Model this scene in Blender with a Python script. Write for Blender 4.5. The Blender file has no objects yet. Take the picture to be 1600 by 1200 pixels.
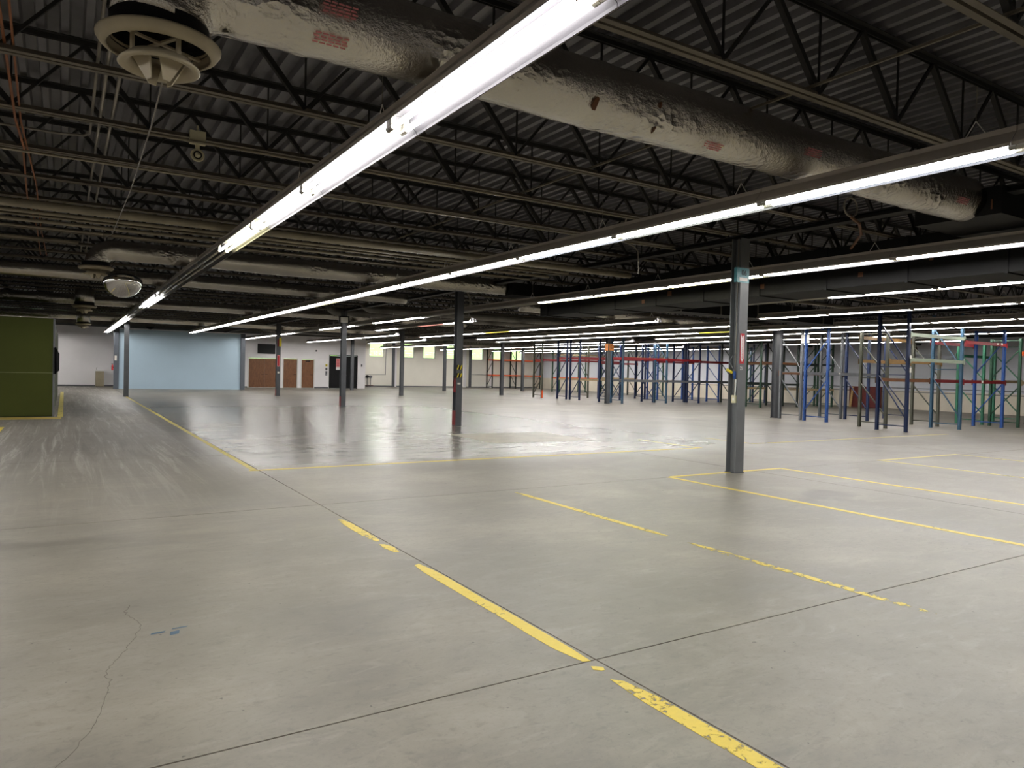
import bpy, math, random
from mathutils import Vector, Matrix
random.seed(7)
SC = bpy.context.scene
C = SC.collection
PI = math.pi

# ------------------------------------------------------------------ camera, world, exposure
CAM_H = 1.63
F_PX, PITCH, ROLL, YAW = 1121.87, -0.016991, 0.0236617, 0.5576254
fw = Vector((math.sin(YAW)*math.cos(PITCH), math.cos(YAW)*math.cos(PITCH), math.sin(PITCH)))
r0 = Vector((math.cos(YAW), -math.sin(YAW), 0.0))
u0 = r0.cross(fw)
rr = math.cos(ROLL)*r0 + math.sin(ROLL)*u0
uu = -math.sin(ROLL)*r0 + math.cos(ROLL)*u0
cd = bpy.data.cameras.new('camera')
cam = bpy.data.objects.new('camera', cd); C.objects.link(cam)
cam.matrix_world = Matrix(((rr.x, uu.x, -fw.x, 0), (rr.y, uu.y, -fw.y, 0), (rr.z, uu.z, -fw.z, CAM_H), (0, 0, 0, 1)))
cd.sensor_width = 36.0
cd.lens = F_PX/1600*36.0
cd.clip_start = 0.05; cd.clip_end = 300
SC.camera = cam

w = bpy.data.worlds.new('daylight'); SC.world = w; w.use_nodes = True
bg = w.node_tree.nodes['Background']
bg.inputs['Color'].default_value = (0.80, 0.90, 1.0, 1); bg.inputs['Strength'].default_value = 2.4

SC.view_settings.view_transform = 'Standard'; SC.view_settings.look = 'None'
SC.view_settings.gamma = 1.0; SC.view_settings.use_curve_mapping = False
SC.view_settings.exposure = 0.80
TUBE = 31.0          # radiance of a lit tube
SC.cycles.use_denoising = True
SC.cycles.sample_clamp_indirect = 6.0
SC.cycles.max_bounces = 8
SC.cycles.diffuse_bounces = 5

# ------------------------------------------------------------------ materials
def lin(r, g, b):
    f = lambda c: (c/255/12.92) if c/255 <= .04045 else ((c/255+.055)/1.055)**2.4
    return (f(r), f(g), f(b), 1)

class NT:
    def __init__(s, name):
        s.m = bpy.data.materials.new(name); s.m.use_nodes = True
        s.t = s.m.node_tree; s.b = s.t.nodes['Principled BSDF']; s.out = s.t.nodes['Material Output']
    def n(s, typ, **k):
        x = s.t.nodes.new(typ)
        for a, v in k.items():
            if a in x.inputs.keys() and not hasattr(x, a): x.inputs[a].default_value = v
            else: setattr(x, a, v)
        return x
    def l(s, a, b): s.t.links.new(a, b)
    def pos(s, scale=(1, 1, 1)):
        g = s.n('ShaderNodeNewGeometry'); m = s.n('ShaderNodeVectorMath', operation='MULTIPLY')
        m.inputs[1].default_value = scale; s.l(g.outputs['Position'], m.inputs[0]); return m.outputs[0]
    def objpos(s, scale=(1, 1, 1)):
        g = s.n('ShaderNodeTexCoord'); m = s.n('ShaderNodeVectorMath', operation='MULTIPLY')
        m.inputs[1].default_value = scale; s.l(g.outputs['Object'], m.inputs[0]); return m.outputs[0]
    def noise(s, v, scale, detail=4, rough=.55, dist=0):
        x = s.n('ShaderNodeTexNoise'); x.inputs['Scale'].default_value = scale; x.inputs['Detail'].default_value = detail
        x.inputs['Roughness'].default_value = rough; x.inputs['Distortion'].default_value = dist
        s.l(v, x.inputs['Vector']); return x.outputs['Fac']
    def ramp(s, f, a, b, ca=(0, 0, 0, 1), cb=(1, 1, 1, 1)):
        x = s.n('ShaderNodeValToRGB'); e = x.color_ramp.elements
        e[0].position = a; e[1].position = b; e[0].color = ca; e[1].color = cb
        s.l(f, x.inputs[0]); return x.outputs[0]
    def mix(s, f, a, b, mode='MIX'):
        x = s.n('ShaderNodeMix', data_type='RGBA', blend_type=mode)
        for k, v in ((0, f), (6, a), (7, b)):
            if hasattr(v, 'is_output'): s.l(v, x.inputs[k])
            else: x.inputs[k].default_value = v
        return x.outputs[2]
    def math(s, op, a, b=0.0, clamp=False):
        x = s.n('ShaderNodeMath', operation=op); x.use_clamp = clamp
        for k, v in ((0, a), (1, b)):
            if hasattr(v, 'is_output'): s.l(v, x.inputs[k])
            else: x.inputs[k].default_value = v
        return x.outputs[0]
    def bump(s, h, strength=.2, dist=.01):
        x = s.n('ShaderNodeBump'); x.inputs['Strength'].default_value = strength; x.inputs['Distance'].default_value = dist
        s.l(h, x.inputs['Height']); s.l(x.outputs[0], s.b.inputs['Normal'])

def paint(name, col, rough=.5, metal=0.0, vary=.18, scale=3.0, bump=0.0, spec=.5):
    t = NT(name); v = t.objpos(); f = t.noise(v, scale, 5, .6)
    d = tuple(c*(1-vary) for c in col[:3])+(1,); l = tuple(min(1, c*(1+vary)) for c in col[:3])+(1,)
    t.l(t.ramp(f, .3, .7, d, l), t.b.inputs['Base Color'])
    t.b.inputs['Roughness'].default_value = rough; t.b.inputs['Metallic'].default_value = metal
    t.b.inputs['Specular IOR Level'].default_value = spec
    if bump: t.bump(t.noise(v, scale*14, 4), bump, .004)
    return t.m

def emit(name, col, strength):
    t = NT(name); v = t.objpos((1, 1, 1))
    t.b.inputs['Base Color'].default_value = (.8, .8, .8, 1)
    t.b.inputs['Emission Color'].default_value = col; t.b.inputs['Emission Strength'].default_value = strength
    return t.m

M = {}
M['tube_white'] = emit('lit_tube_white', (1.0, .97, .93, 1), TUBE)
M['tube_cool'] = emit('lit_tube_cool', (.90, .97, 1.0, 1), TUBE)
M['tube_green'] = emit('lit_tube_greenish', (.93, 1.0, .86, 1), TUBE*.9)
M['tube_yellow'] = emit('lit_tube_yellow', (1.0, .93, .50, 1), TUBE*.6)
M['tube_amber'] = emit('lit_tube_amber_sleeve', (1.0, .72, .06, 1), TUBE*.035)
M['tube_lemon'] = emit('lit_tube_lemon_sleeve', (1.0, .90, .05, 1), TUBE*.045)
M['tube_pink'] = emit('lit_tube_pink_sleeve', (1.0, .36, .28, 1), TUBE*.02)
M['tube_off'] = paint('unlit_tube_glass', lin(170, 165, 150), .25)
M['fixture_white'] = paint('fixture_aged_enamel', (.045, .043, .049, 1), .5, vary=.05, spec=.2)
M['fixture_grey'] = paint('fixture_grey_steel', lin(176, 168, 158), .5, vary=.1)
M['holder'] = paint('lamp_holder_plastic', lin(150, 145, 132), .5)
M['wire'] = paint('hanger_wire', lin(120, 115, 105), .5)
M['deck'] = paint('deck_dark_paint', (.150, .146, .158, 1), .38, vary=.35, scale=1.2)
M['joist'] = paint('joist_dark_primer', (.018, .017, .016, 1), .6, vary=.25)
M['chord'] = paint('joist_lit_brown_primer', (.14, .12, .09, 1), .6, vary=.3, scale=1.5)  # paler brown puts the lamp light on the bottom chords into the colour
M['girder'] = paint('girder_dark_paint', (.014, .014, .015, 1), .55)
M['column'] = paint('column_charcoal_paint', lin(80, 82, 86), .45, vary=.12)
M['column_light'] = paint('column_grey_paint', lin(104, 106, 108), .45, vary=.1)
M['pipe_tan'] = paint('pipe_tan_primer', (.27, .235, .165, 1), .55, vary=.2)
M['conduit'] = paint('conduit_galvanised', (.20, .18, .15, 1), .45, .3)
M['black_duct'] = paint('duct_black_paint', (.006, .006, .0065, 1), .65, vary=.3, spec=.25)
M['duct_galv'] = paint('duct_galvanised', (.16, .15, .13, 1), .42, .4, vary=.2)
M['duct_rust'] = paint('rust_patch', (.12, .045, .015, 1), .7)
M['diffuser'] = paint('diffuser_cream_enamel', lin(158, 147, 122), .45, vary=.12)
M['white_plastic'] = paint('white_plastic', lin(225, 222, 215), .4, vary=.04)
M['cream'] = paint('cream_plastic', lin(205, 198, 165), .45, vary=.05)
M['black'] = paint('black_plastic', (.008, .008, .009, 1), .55, spec=.2)
M['steel'] = paint('bare_steel', (.45, .44, .42, 1), .35, .9)
M['rubber'] = paint('cable_orange', lin(140, 85, 50), .6)
M['wall_white'] = paint('wall_white_paint', lin(240, 237, 238), .7, vary=.04, scale=.6)
M['wall_warm'] = paint('wall_warm_white_paint', lin(240, 236, 224), .7, vary=.04, scale=.6)
M['wall_dull'] = paint('wall_dull_grey_paint', lin(208, 210, 217), .7, vary=.06, scale=.6)
M['wall_dull_warm'] = paint('wall_dull_cream_paint', lin(214, 205, 188), .7, vary=.08, scale=.8)
M['wall_grey'] = paint('wall_upper_shaded_grey', lin(92, 92, 90), .7, vary=.1, scale=.6)  # shade high on the walls put into the grey; one duct shares it
M['wall_blue'] = paint('wall_blue_paint', lin(180, 203, 220), .6, vary=.03, scale=.6)
M['trim_dark'] = paint('trim_slate_paint', lin(84, 90, 99), .5, vary=.05)
M['green_wall'] = paint('wall_olive_paint', lin(64, 70, 24), .65, vary=.1, scale=.8, spec=.2)
M['green_seam'] = paint('wall_olive_seam', lin(110, 116, 76), .6)
M['oak'] = None
M['red'] = paint('safety_red', lin(190, 28, 40), .45, vary=.08)
M['darkred'] = paint('beam_dark_red', lin(112, 18, 24), .5, vary=.2)
M['beam_red'] = paint('beam_red', lin(148, 22, 32), .5, vary=.2)
M['orange'] = paint('beam_orange', lin(225, 92, 36), .5, vary=.1)
M['sign_white'] = paint('sign_white', lin(235, 233, 230), .5, vary=.03)
M['sign_pink'] = paint('sign_pink', lin(225, 140, 140), .5, vary=.05)
M['teal'] = paint('sign_teal', lin(70, 140, 150), .4, vary=.35, scale=9)
M['sign_orange'] = paint('sign_orange', lin(238, 150, 70), .5, vary=.1, scale=9)
M['navy'] = paint('rack_navy', lin(20, 36, 74), .4, vary=.15)
M['blue'] = paint('rack_blue', lin(30, 72, 140), .4, vary=.15)
M['steelblue'] = paint('rack_steel_blue', lin(48, 80, 104), .45, vary=.2)
M['greygreen'] = paint('rack_grey_green', lin(74, 74, 62), .5, vary=.15)
M['rackgrey'] = paint('rack_grey', lin(100, 102, 106), .45, vary=.15)
M['racktan'] = paint('rack_tan', lin(165, 145, 110), .5, vary=.2)
M['mustard'] = paint('beam_mustard', lin(134, 102, 56), .5, vary=.2)
M['brownbeam'] = paint('beam_brown', lin(110, 70, 42), .5, vary=.2)
M['mint'] = paint('beam_mint_grey', lin(140, 150, 132), .5, vary=.12)
M['green'] = paint('rack_green', lin(26, 62, 42), .45, vary=.2)
M['teal_green'] = paint('rack_bright_green', lin(34, 98, 72), .45, vary=.15)
M['darkgreen'] = paint('rack_dark_green', lin(24, 36, 30), .5, vary=.2)
M['hazard'] = paint('hazard_yellow', lin(225, 205, 45), .5)
M['tag'] = paint('paper_tag', lin(225, 220, 210), .6, vary=.1)
M['maroon'] = paint('maroon_board', lin(100, 34, 28), .6, vary=.2, scale=5)
M['woodpale'] = paint('pale_wood', lin(196, 160, 105), .6, vary=.15)
M['leafgrass'] = None

def wood():
    t = NT('door_oak_veneer'); v = t.objpos((9, 9, 1.2)); f = t.noise(v, 3.0, 6, .6, 1.2)
    t.l(t.ramp(f, .3, .72, lin(96, 58, 30), lin(142, 92, 52)), t.b.inputs['Base Color'])
    t.b.inputs['Roughness'].default_value = .45; return t.m
M['oak'] = wood()

def hill():
    t = NT('hillside_grass'); v = t.pos(); f = t.noise(v, .9, 8, .75); g = t.noise(v, 6, 6, .7)
    c = t.mix(g, lin(150, 190, 95), lin(222, 238, 165)); c2 = t.mix(f, lin(120, 165, 75), c)
    t.l(c2, t.b.inputs['Base Color']); t.b.inputs['Roughness'].default_value = .9; return t.m
M['leafgrass'] = hill()

def glass():
    t = NT('window_glass'); tr = t.n('ShaderNodeBsdfTransparent'); gl = t.n('ShaderNodeBsdfGlossy'); gl.inputs['Roughness'].default_value = .02
    lw = t.n('ShaderNodeFresnel'); lw.inputs['IOR'].default_value = 1.45; mx = t.n('ShaderNodeMixShader')
    t.l(lw.outputs[0], mx.inputs[0]); t.l(tr.outputs[0], mx.inputs[1]); t.l(gl.outputs[0], mx.inputs[2]); t.l(mx.outputs[0], t.out.inputs[0]); return t.m
M['glass'] = glass()

def foil():
    t = NT('duct_foil_wrap'); v = t.objpos((1, 1, 1)); a = t.noise(v, 7, 3, .5, .3); b = t.noise(v, 26, 4, .6, .5); c = t.noise(v, 75, 3, .6, .2)
    w_ = t.n('ShaderNodeTexVoronoi', feature='F1'); w_.inputs['Scale'].default_value = 16.0; w_.inputs['Randomness'].default_value = 1.0; t.l(t.objpos((.8, 1.2, 1.2)), w_.inputs['Vector'])
    crum = t.ramp(t.noise(v, 1.3, 2, .5), .52, .64)                                  # patches where the wrap is crumpled
    h = t.math('ADD', t.math('MULTIPLY', b, .55), t.math('MULTIPLY', c, .22)); h = t.math('ADD', h, t.math('MULTIPLY', a, .55))
    h = t.math('ADD', h, t.math('MULTIPLY', t.math('MULTIPLY', w_.outputs['Distance'], crum), 1.3))
    t.bump(h, .55, .032)
    big = t.noise(v, .8, 3, .5)
    t.l(t.ramp(big, .3, .7, (.50, .47, .41, 1), (.70, .665, .60, 1)), t.b.inputs['Base Color'])
    t.b.inputs['Metallic'].default_value = 1.0; t.b.inputs['Roughness'].default_value = .17; return t.m
M['foil'] = foil()

def mirror():
    t = NT('mirror_acrylic'); t.b.inputs['Metallic'].default_value = 1.0; t.b.inputs['Roughness'].default_value = .06
    t.b.inputs['Base Color'].default_value = (.8, .78, .74, 1); return t.m
M['mirror'] = mirror()

def concrete():
    t = NT('sealed_concrete'); v = t.pos((1, 1, 1)); W, K = (1, 1, 1, 1), (0, 0, 0, 1)
    sep = t.n('ShaderNodeSeparateXYZ'); t.l(v, sep.inputs[0]); X, Y = sep.outputs[0], sep.outputs[1]
    n1 = t.noise(v, .33, 5, .6, .8); n2 = t.noise(t.pos((1.0, 1.7, 1)), 1.0, 7, .66, 1.2); n3 = t.noise(v, 42, 4, .7)
    n4 = t.noise(t.pos((.6, 1.9, 1)), 4.5, 7, .7, .9); n5 = t.noise(t.pos((1, 1.5, 1)), 13, 6, .72, .5); pits = t.noise(v, 17, 2, .5)
    M_ = lambda f, k: t.math('MULTIPLY', f, k)
    wob = M_(t.math('SUBTRACT', t.noise(v, .8, 4), .5), 1.8)
    Xw = t.math('ADD', X, wob); Yw = t.math('ADD', Y, wob)
    step = lambda q, lo, hi: t.ramp(t.math('MULTIPLY', t.math('SUBTRACT', q, lo), 1.0/(hi-lo), True), 0, 1)
    seal = M_(M_(step(Xw, 1.5, 3.2), step(Yw, 10.6, 13.2)), M_(t.math('SUBTRACT', 1.0, step(Xw, 12.5, 16.5)), t.math('SUBTRACT', 1.0, step(Yw, 30, 42))))   # the sealed, polished bay
    aisle = t.math('MULTIPLY', t.math('SUBTRACT', 1.0, step(Xw, 1.4, 2.8)), step(Yw, 7.5, 15.0))
    c = t.mix(t.ramp(n1, .36, .64), (.178, .161, .128, 1), (.280, .254, .208, 1))
    c = t.mix(M_(t.ramp(n2, .50, .72), .55), c, (.345, .318, .272, 1))
    n6 = t.noise(v, .75, 3, .45, .3); c = t.mix(M_(t.ramp(n6, .46, .66, W, K), .42), c, (.150, .138, .115, 1))
    c = t.mix(M_(t.ramp(n2, .30, .47, W, K), .55), c, (.135, .124, .106, 1))
    c = t.mix(M_(t.ramp(n4, .54, .74), .28), c, (.36, .334, .288, 1))
    c = t.mix(M_(t.ramp(n4, .28, .46, W, K), .28), c, (.120, .109, .09, 1))
    c = t.mix(M_(t.ramp(n5, .34, .46, W, K), .34), c, (.105, .096, .082, 1))
    c = t.mix(M_(t.ramp(n3, .32, .46, W, K), .30), c, (.12, .11, .094, 1))
    c = t.mix(M_(t.ramp(pits, .235, .255, W, K), .7), c, (.04, .036, .03, 1))
    c = t.mix(M_(seal, .60), c, (.135, .130, .123, 1))
    st = t.noise(t.pos((.30, 1.5, 1)), 1.0, 7, .7, .9); c = t.mix(M_(M_(t.ramp(st, .42, .70), seal), .40), c, (.08, .076, .072, 1))
    c = t.mix(M_(M_(t.ramp(st, .28, .50, W, K), seal), .25), c, (.26, .25, .23, 1))
    sw = t.noise(t.pos((3.2, .13, 1)), 1.8, 8, .75, .9)
    c = t.mix(M_(aisle, .62), c, (.150, .136, .122, 1))
    c = t.mix(M_(M_(t.ramp(sw, .52, .62), aisle), .75), c, (.34, .32, .29, 1))
    c = t.mix(M_(M_(t.ramp(sw, .38, .48, W, K), aisle), .45), c, (.085, .078, .07, 1))
    # oil, tyre and scuff stains
    for (sx, sy, rx, ry, k, col) in ((9.05, 6.1, .75, .30, .55, (.075, .07, .062, 1)), (9.4, 4.55, .9, .35, .28, (.12, .105, .085, 1)), (0.8, 26.5, 1.1, 4.5, .55, (.09, .086, .082, 1)), (4.2, 3.9, 1.2, .5, .3, (.13, .12, .10, 1)), (1.5, 4.6, .9, .5, .35, (.13, .12, .105, 1)), (-.6, 7.6, 1.6, .30, .45, (.10, .09, .078, 1)), (1.2, 19, 1.2, 5, .35, (.11, .10, .092, 1))):
        dx = M_(t.math('SUBTRACT', Xw, sx), 1/rx); dy = M_(t.math('SUBTRACT', Yw, sy), 1/ry)
        d = t.math('ADD', M_(dx, dx), M_(dy, dy))
        c = t.mix(M_(t.ramp(d, .1, 1.7, W, K), k), c, col)
    t.l(c, t.b.inputs['Base Color'])
    rg = t.math('ADD', M_(n2, .16), .33)
    rg = t.math('ADD', rg, M_(aisle, .15)); sr = t.math('ADD', M_(n1, .05), .23)
    rmask = M_(M_(step(X, 1.6, 2.7), step(Y, 10.7, 12.2)), M_(t.math('SUBTRACT', 1.0, step(X, 13.0, 18.0)), t.math('SUBTRACT', 1.0, step(Y, 28, 42))))
    rg = t.math('ADD', M_(rg, t.math('SUBTRACT', 1.0, rmask)), M_(sr, rmask))
    t.l(rg, t.b.inputs['Roughness'])
    t.l(t.math('SUBTRACT', .34, M_(rmask, .24)), t.b.inputs['Specular IOR Level'])
    bp_ = t.n('ShaderNodeBump'); bp_.inputs['Distance'].default_value = .002; near = t.math('SUBTRACT', 1.0, step(Y, 7.0, 12.0))
    t.l(M_(M_(t.math('SUBTRACT', 1.0, seal), near), .04), bp_.inputs['Strength']); t.l(t.math('ADD', M_(n3, .6), M_(n5, .5)), bp_.inputs['Height'])
    t.l(bp_.outputs[0], t.b.inputs['Normal']); return t.m
M['concrete'] = concrete()
M['joint'] = paint('joint_filler_dark', (.075, .064, .05, 1), .8, vary=.3, scale=6)
M['crack'] = paint('crack_dirt', (.13, .115, .095, 1), .9)

def floorpaint(name, thr, col=(.70, .53, .05, 1), scale=7.0):
    t = NT(name); v = t.pos((1, 1, 1)); a = t.noise(v, scale, 8, .72, .4); b = t.noise(v, 1.3, 3, .5)
    s = t.math('ADD', t.math('MULTIPLY', a, .72), t.math('MULTIPLY', b, .28)); mask = t.ramp(s, thr-.012, thr+.012)
    t.l(t.mix(t.noise(v, 30, 4), tuple(c*.82 for c in col[:3])+(1,), col), t.b.inputs['Base Color']); t.b.inputs['Roughness'].default_value = .45
    tr = t.n('ShaderNodeBsdfTransparent'); mx = t.n('ShaderNodeMixShader')
    t.l(mask, mx.inputs[0]); t.l(tr.outputs[0], mx.inputs[1]); t.l(t.b.outputs[0], mx.inputs[2]); t.l(mx.outputs[0], t.out.inputs[0]); return t.m
M['yel_solid'] = floorpaint('floor_paint_yellow', .405, scale=16.0)
M['yel_worn'] = floorpaint('floor_paint_yellow_worn', .452, scale=15.0)
M['yel_flaked'] = floorpaint('floor_paint_yellow_flaked', .492, scale=14.0)
M['yel_pale'] = floorpaint('floor_paint_yellow_faded', .42, (.62, .52, .12, 1))
M['yel_tape'] = floorpaint('floor_tape_tan_yellow', .30, (.48, .36, .08, 1), 3.0)

# ------------------------------------------------------------------ mesh helpers
class MB:
    def __init__(s): s.v = []; s.f = []
    def add(s, vs, fs):
        o = len(s.v); s.v += [tuple(p) for p in vs]; s.f += [tuple(i+o for i in f) for f in fs]; return s
    def box(s, x0, y0, z0, x1, y1, z1):
        return s.add([(x0, y0, z0), (x1, y0, z0), (x1, y1, z0), (x0, y1, z0), (x0, y0, z1), (x1, y0, z1), (x1, y1, z1), (x0, y1, z1)],
                     [(0, 3, 2, 1), (4, 5, 6, 7), (0, 1, 5, 4), (1, 2, 6, 5), (2, 3, 7, 6), (3, 0, 4, 7)])
    def bar(s, a, b, wx, wy, up=(0, 0, 1)):
        a, b = Vector(a), Vector(b); d = (b-a).normalized(); u = Vector(up)
        if abs(d.dot(u)) > .98: u = Vector((0, 1, 0))
        p = d.cross(u).normalized(); q = p.cross(d).normalized(); vs = []
        for c in (a, b):
            for i, j in ((-1, -1), (1, -1), (1, 1), (-1, 1)): vs.append(c+p*(i*wx/2)+q*(j*wy/2))
        return s.add(vs, [(0, 1, 2, 3), (7, 6, 5, 4), (0, 4, 5, 1), (1, 5, 6, 2), (2, 6, 7, 3), (3, 7, 4, 0)])
    def tube(s, pts, r, n=8, cap=True, rf=None):
        pts = [Vector(p) for p in pts]; base = len(s.v); m = len(pts)
        d0 = (pts[1]-pts[0]).normalized(); u = Vector((0, 0, 1)) if abs(d0.z) < .9 else Vector((0, 1, 0))
        for i, p in enumerate(pts):
            d = (pts[min(i+1, m-1)]-pts[max(i-1, 0)]).normalized()
            u = (u-d*u.dot(d)).normalized(); q = d.cross(u)
            for k in range(n):
                a = 2*PI*k/n; rad = r if rf is None else r*rf(i, k)
                s.v.append(tuple(p+(u*math.cos(a)+q*math.sin(a))*rad))
        for i in range(m-1):
            for k in range(n):
                k2 = (k+1) % n; s.f.append((base+i*n+k, base+i*n+k2, base+(i+1)*n+k2, base+(i+1)*n+k))
        if cap:
            s.f.append(tuple(base+k for k in reversed(range(n)))); s.f.append(tuple(base+(m-1)*n+k for k in range(n)))
        return s
    def lathe(s, prof, n=24, c=(0, 0, 0)):
        base = len(s.v)
        for (r, z) in prof:
            for k in range(n): a = 2*PI*k/n; s.v.append((c[0]+r*math.cos(a), c[1]+r*math.sin(a), c[2]+z))
        for i in range(len(prof)-1):
            for k in range(n):
                k2 = (k+1) % n; s.f.append((base+i*n+k, base+i*n+k2, base+(i+1)*n+k2, base+(i+1)*n+k))
        return s
    def prism(s, poly, axis, a, b):            # poly in the two other axes, extruded along axis
        def P(u, v, t): return {'x': (t, u, v), 'y': (u, t, v), 'z': (u, v, t)}[axis]
        n = len(poly); vs = [P(u, v, a) for u, v in poly]+[P(u, v, b) for u, v in poly]
        return s.add(vs, [tuple(range(n)), tuple(reversed(range(n, 2*n)))]+[((i+1) % n, i, n+i, n+(i+1) % n) for i in range(n)])
    def mesh(s, name, smooth=False):
        m = bpy.data.meshes.new(name); m.from_pydata(s.v, [], s.f); m.validate(); m.update()
        if smooth: m.polygons.foreach_set('use_smooth', [True]*len(m.polygons))
        return m

def obj(name, mb, mat, parent=None, loc=(0, 0, 0), rot=(0, 0, 0), smooth=False):
    me = mb if isinstance(mb, bpy.types.Mesh) else mb.mesh(name, smooth)
    if mat is not None and not me.materials: me.materials.append(M[mat] if isinstance(mat, str) else mat)
    o = bpy.data.objects.new(name, me); C.objects.link(o); o.location = loc; o.rotation_euler = rot
    if parent: o.parent = parent
    return o
def tag(o, label=None, cat=None, group=None, kind=None):
    if label: o['label'] = label
    if cat: o['category'] = cat
    if group: o['group'] = group
    if kind: o['kind'] = kind
    return o
def thing(name, label, cat, loc=(0, 0, 0), group=None, rz=0):
    o = bpy.data.objects.new(name, None); C.objects.link(o); o.location = loc; o.rotation_euler = (0, 0, rz); o.empty_display_size = .1
    return tag(o, label, cat, group)
def struct(name, mb, mat, parent=None, smooth=False, label=None):
    o = obj(name, mb, mat, parent, smooth=smooth)
    if not parent: o['kind'] = 'structure'
    if label: o['label'] = label
    return o
def text(s, size, mat, name, parent, loc, rot, parent_scale=None):
    cu = bpy.data.curves.new('txt', 'FONT'); cu.body = s; cu.size = size; cu.align_x = 'CENTER'; cu.align_y = 'CENTER'; cu.extrude = .001
    t = bpy.data.objects.new('txt', cu); C.objects.link(t)
    dg = bpy.context.evaluated_depsgraph_get(); me = bpy.data.meshes.new_from_object(t.evaluated_get(dg))
    bpy.data.objects.remove(t); me.materials.clear(); me.materials.append(M[mat])
    o = bpy.data.objects.new(name, me); C.objects.link(o); o.parent = parent; o.location = loc; o.rotation_euler = rot
    return o
ORD = 'first second third fourth fifth sixth seventh eighth ninth tenth eleventh twelfth thirteenth fourteenth fifteenth sixteenth seventeenth eighteenth nineteenth twentieth twenty-first twenty-second twenty-third twenty-fourth twenty-fifth twenty-sixth twenty-seventh twenty-eighth twenty-ninth thirtieth thirty-first thirty-second thirty-third thirty-fourth thirty-fifth thirty-sixth thirty-seventh thirty-eighth thirty-ninth fortieth forty-first forty-second forty-third'.split()

# ------------------------------------------------------------------ setting: floor of slabs with recessed joints
XJ = [-14.0, -5.03, 2.59, 10.21, 17.83, 25.45, 33.07, 41.6]
YJ = [-12.0, -7.3, -2.06, 3.18, 8.39, 13.72, 19.05, 24.38, 29.7, 35.05, 40.4, 45.7, 51.05, 56.4, 61.9]
G = .0055
fl = MB(); fl.box(-14, -12, -.20, 41.6, 61.9, -.018)
floor = struct('floor', fl, 'joint', label='grey sealed concrete floor with saw-cut joints')
for i in range(len(XJ)-1):
    for j in range(len(YJ)-1):
        g = G if YJ[j] < 12 else G*.8
        b = MB(); b.box(XJ[i]+g, YJ[j]+g, -.018, XJ[i+1]-g, YJ[j+1]-g, 0)
        obj('slab', b, 'concrete', floor)

# ceiling: ribbed steel deck, ribs along Y
DZ = 4.92
d = MB(); x = -14.0; prof = []
while x < 41.7:
    prof += [(x, DZ+.076), (x+.100, DZ+.076), (x+.118, DZ), (x+.185, DZ)]; x += .2032
vs = [(px, -12.2, pz) for px, pz in prof]+[(px, 62.0, pz) for px, pz in prof]; n = len(prof)
d.add(vs, [(k, n+k, n+k+1, k+1) for k in range(n-1)])
ceil_ = struct('ceiling', d, 'deck', label='dark painted ribbed steel roof deck')
b = MB(); b.box(-14, -12.2, DZ+.09, 41.8, 62, DZ+.15); obj('roof_slab', b, 'deck', ceil_)

def wall_x(name, y0, y1, x0, x1, z1, openings, mat):           # wall along X with rectangular openings
    b = MB(); xs = sorted({x0, x1, *[o[0] for o in openings], *[o[1] for o in openings]})
    for a, c in zip(xs, xs[1:]):
        mid = (a+c)/2; op = sorted((o[2], o[3]) for o in openings if o[0] < mid < o[1]); z = 0
        for lo, hi in op:
            if lo > z: b.box(a, y0, z, c, y1, lo)
            z = hi
        if z < z1: b.box(a, y0, z, c, y1, z1)
    return struct(name, b, mat)
YB, YW, XC, XR = 55.5, 61.7, 20.42, 41.4
doors = [(11.6, 13.85, 2.2), (14.12, 15.14, 2.22), (15.5, 16.43, 2.2), (17.7, 19.9, 2.58)]
wall_back = wall_x('wall_back', YB, YB+.25, -14, XC, 4.0, [(a, b_, 0, h) for a, b_, h in doors], 'wall_white')
wall_back['label'] = 'white painted rear wall with brown doors'
b = MB(); b.box(-14, YB+.02, 4.0, XC, YB+.25, 4.92); struct('wall_upper_back', b, 'wall_grey')  # dark strip stands in for shade above the white wall
b = MB(); b.box(XC, YB, 0, XC+.2, YW+.2, 4.92); struct('wall_return', b, 'wall_white')
wins = [(23.31, 24.68), (26.5, 27.66), (28.6, 29.83), (30.93, 32.16), (33.8, 35.06), (36.05, 37.22), (38.4, 39.65)]
WZ0, WZ1 = 2.70, 4.02
wall_win = wall_x('wall_window', YW, YW+.3, XC, 41.7, 4.92, [(a, c, WZ0, WZ1) for a, c in wins], 'wall_warm')
b = MB(); b.box(-14.2, -12.2, 0, -14, 62, 4.92); struct('wall_left', b, 'wall_white')
b = MB(); b.box(-14, -12.2, 0, 41.6, -12, 4.92); struct('wall_rear', b, 'wall_white')
b = MB(); b.box(XR, -12, 1.08, XR+.2, YW, 4.1); wall_right = struct('wall_right', b, 'wall_dull')
b = MB(); b.box(XR-.015, -12, 0, XR+.2, YW, 1.08); obj('wainscot', b, 'wall_dull_warm', wall_right)
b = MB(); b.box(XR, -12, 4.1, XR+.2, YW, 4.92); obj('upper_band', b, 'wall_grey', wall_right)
for k, (nm, x0, y0, x1, y1) in enumerate((('baseboard_back', -14, YB-.012, 11.5, YB), ('baseboard_doors', 16.5, YB-.012, 17.6, YB), ('baseboard_window', XC+.2, YW-.012, 41.4, YW))):
    b = MB(); b.box(x0, y0, 0, x1, y1, .10); struct(nm, b, 'rackgrey')
for i, x in enumerate((22.05, 25.75, 33.0, 36.0)):              # shallow pilaster strips in the window wall
    b = MB(); b.box(x-.16, YW-.06, 0, x+.16, YW, 4.3); struct(f'trim_{i+1}', b, 'wall_white')

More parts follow.
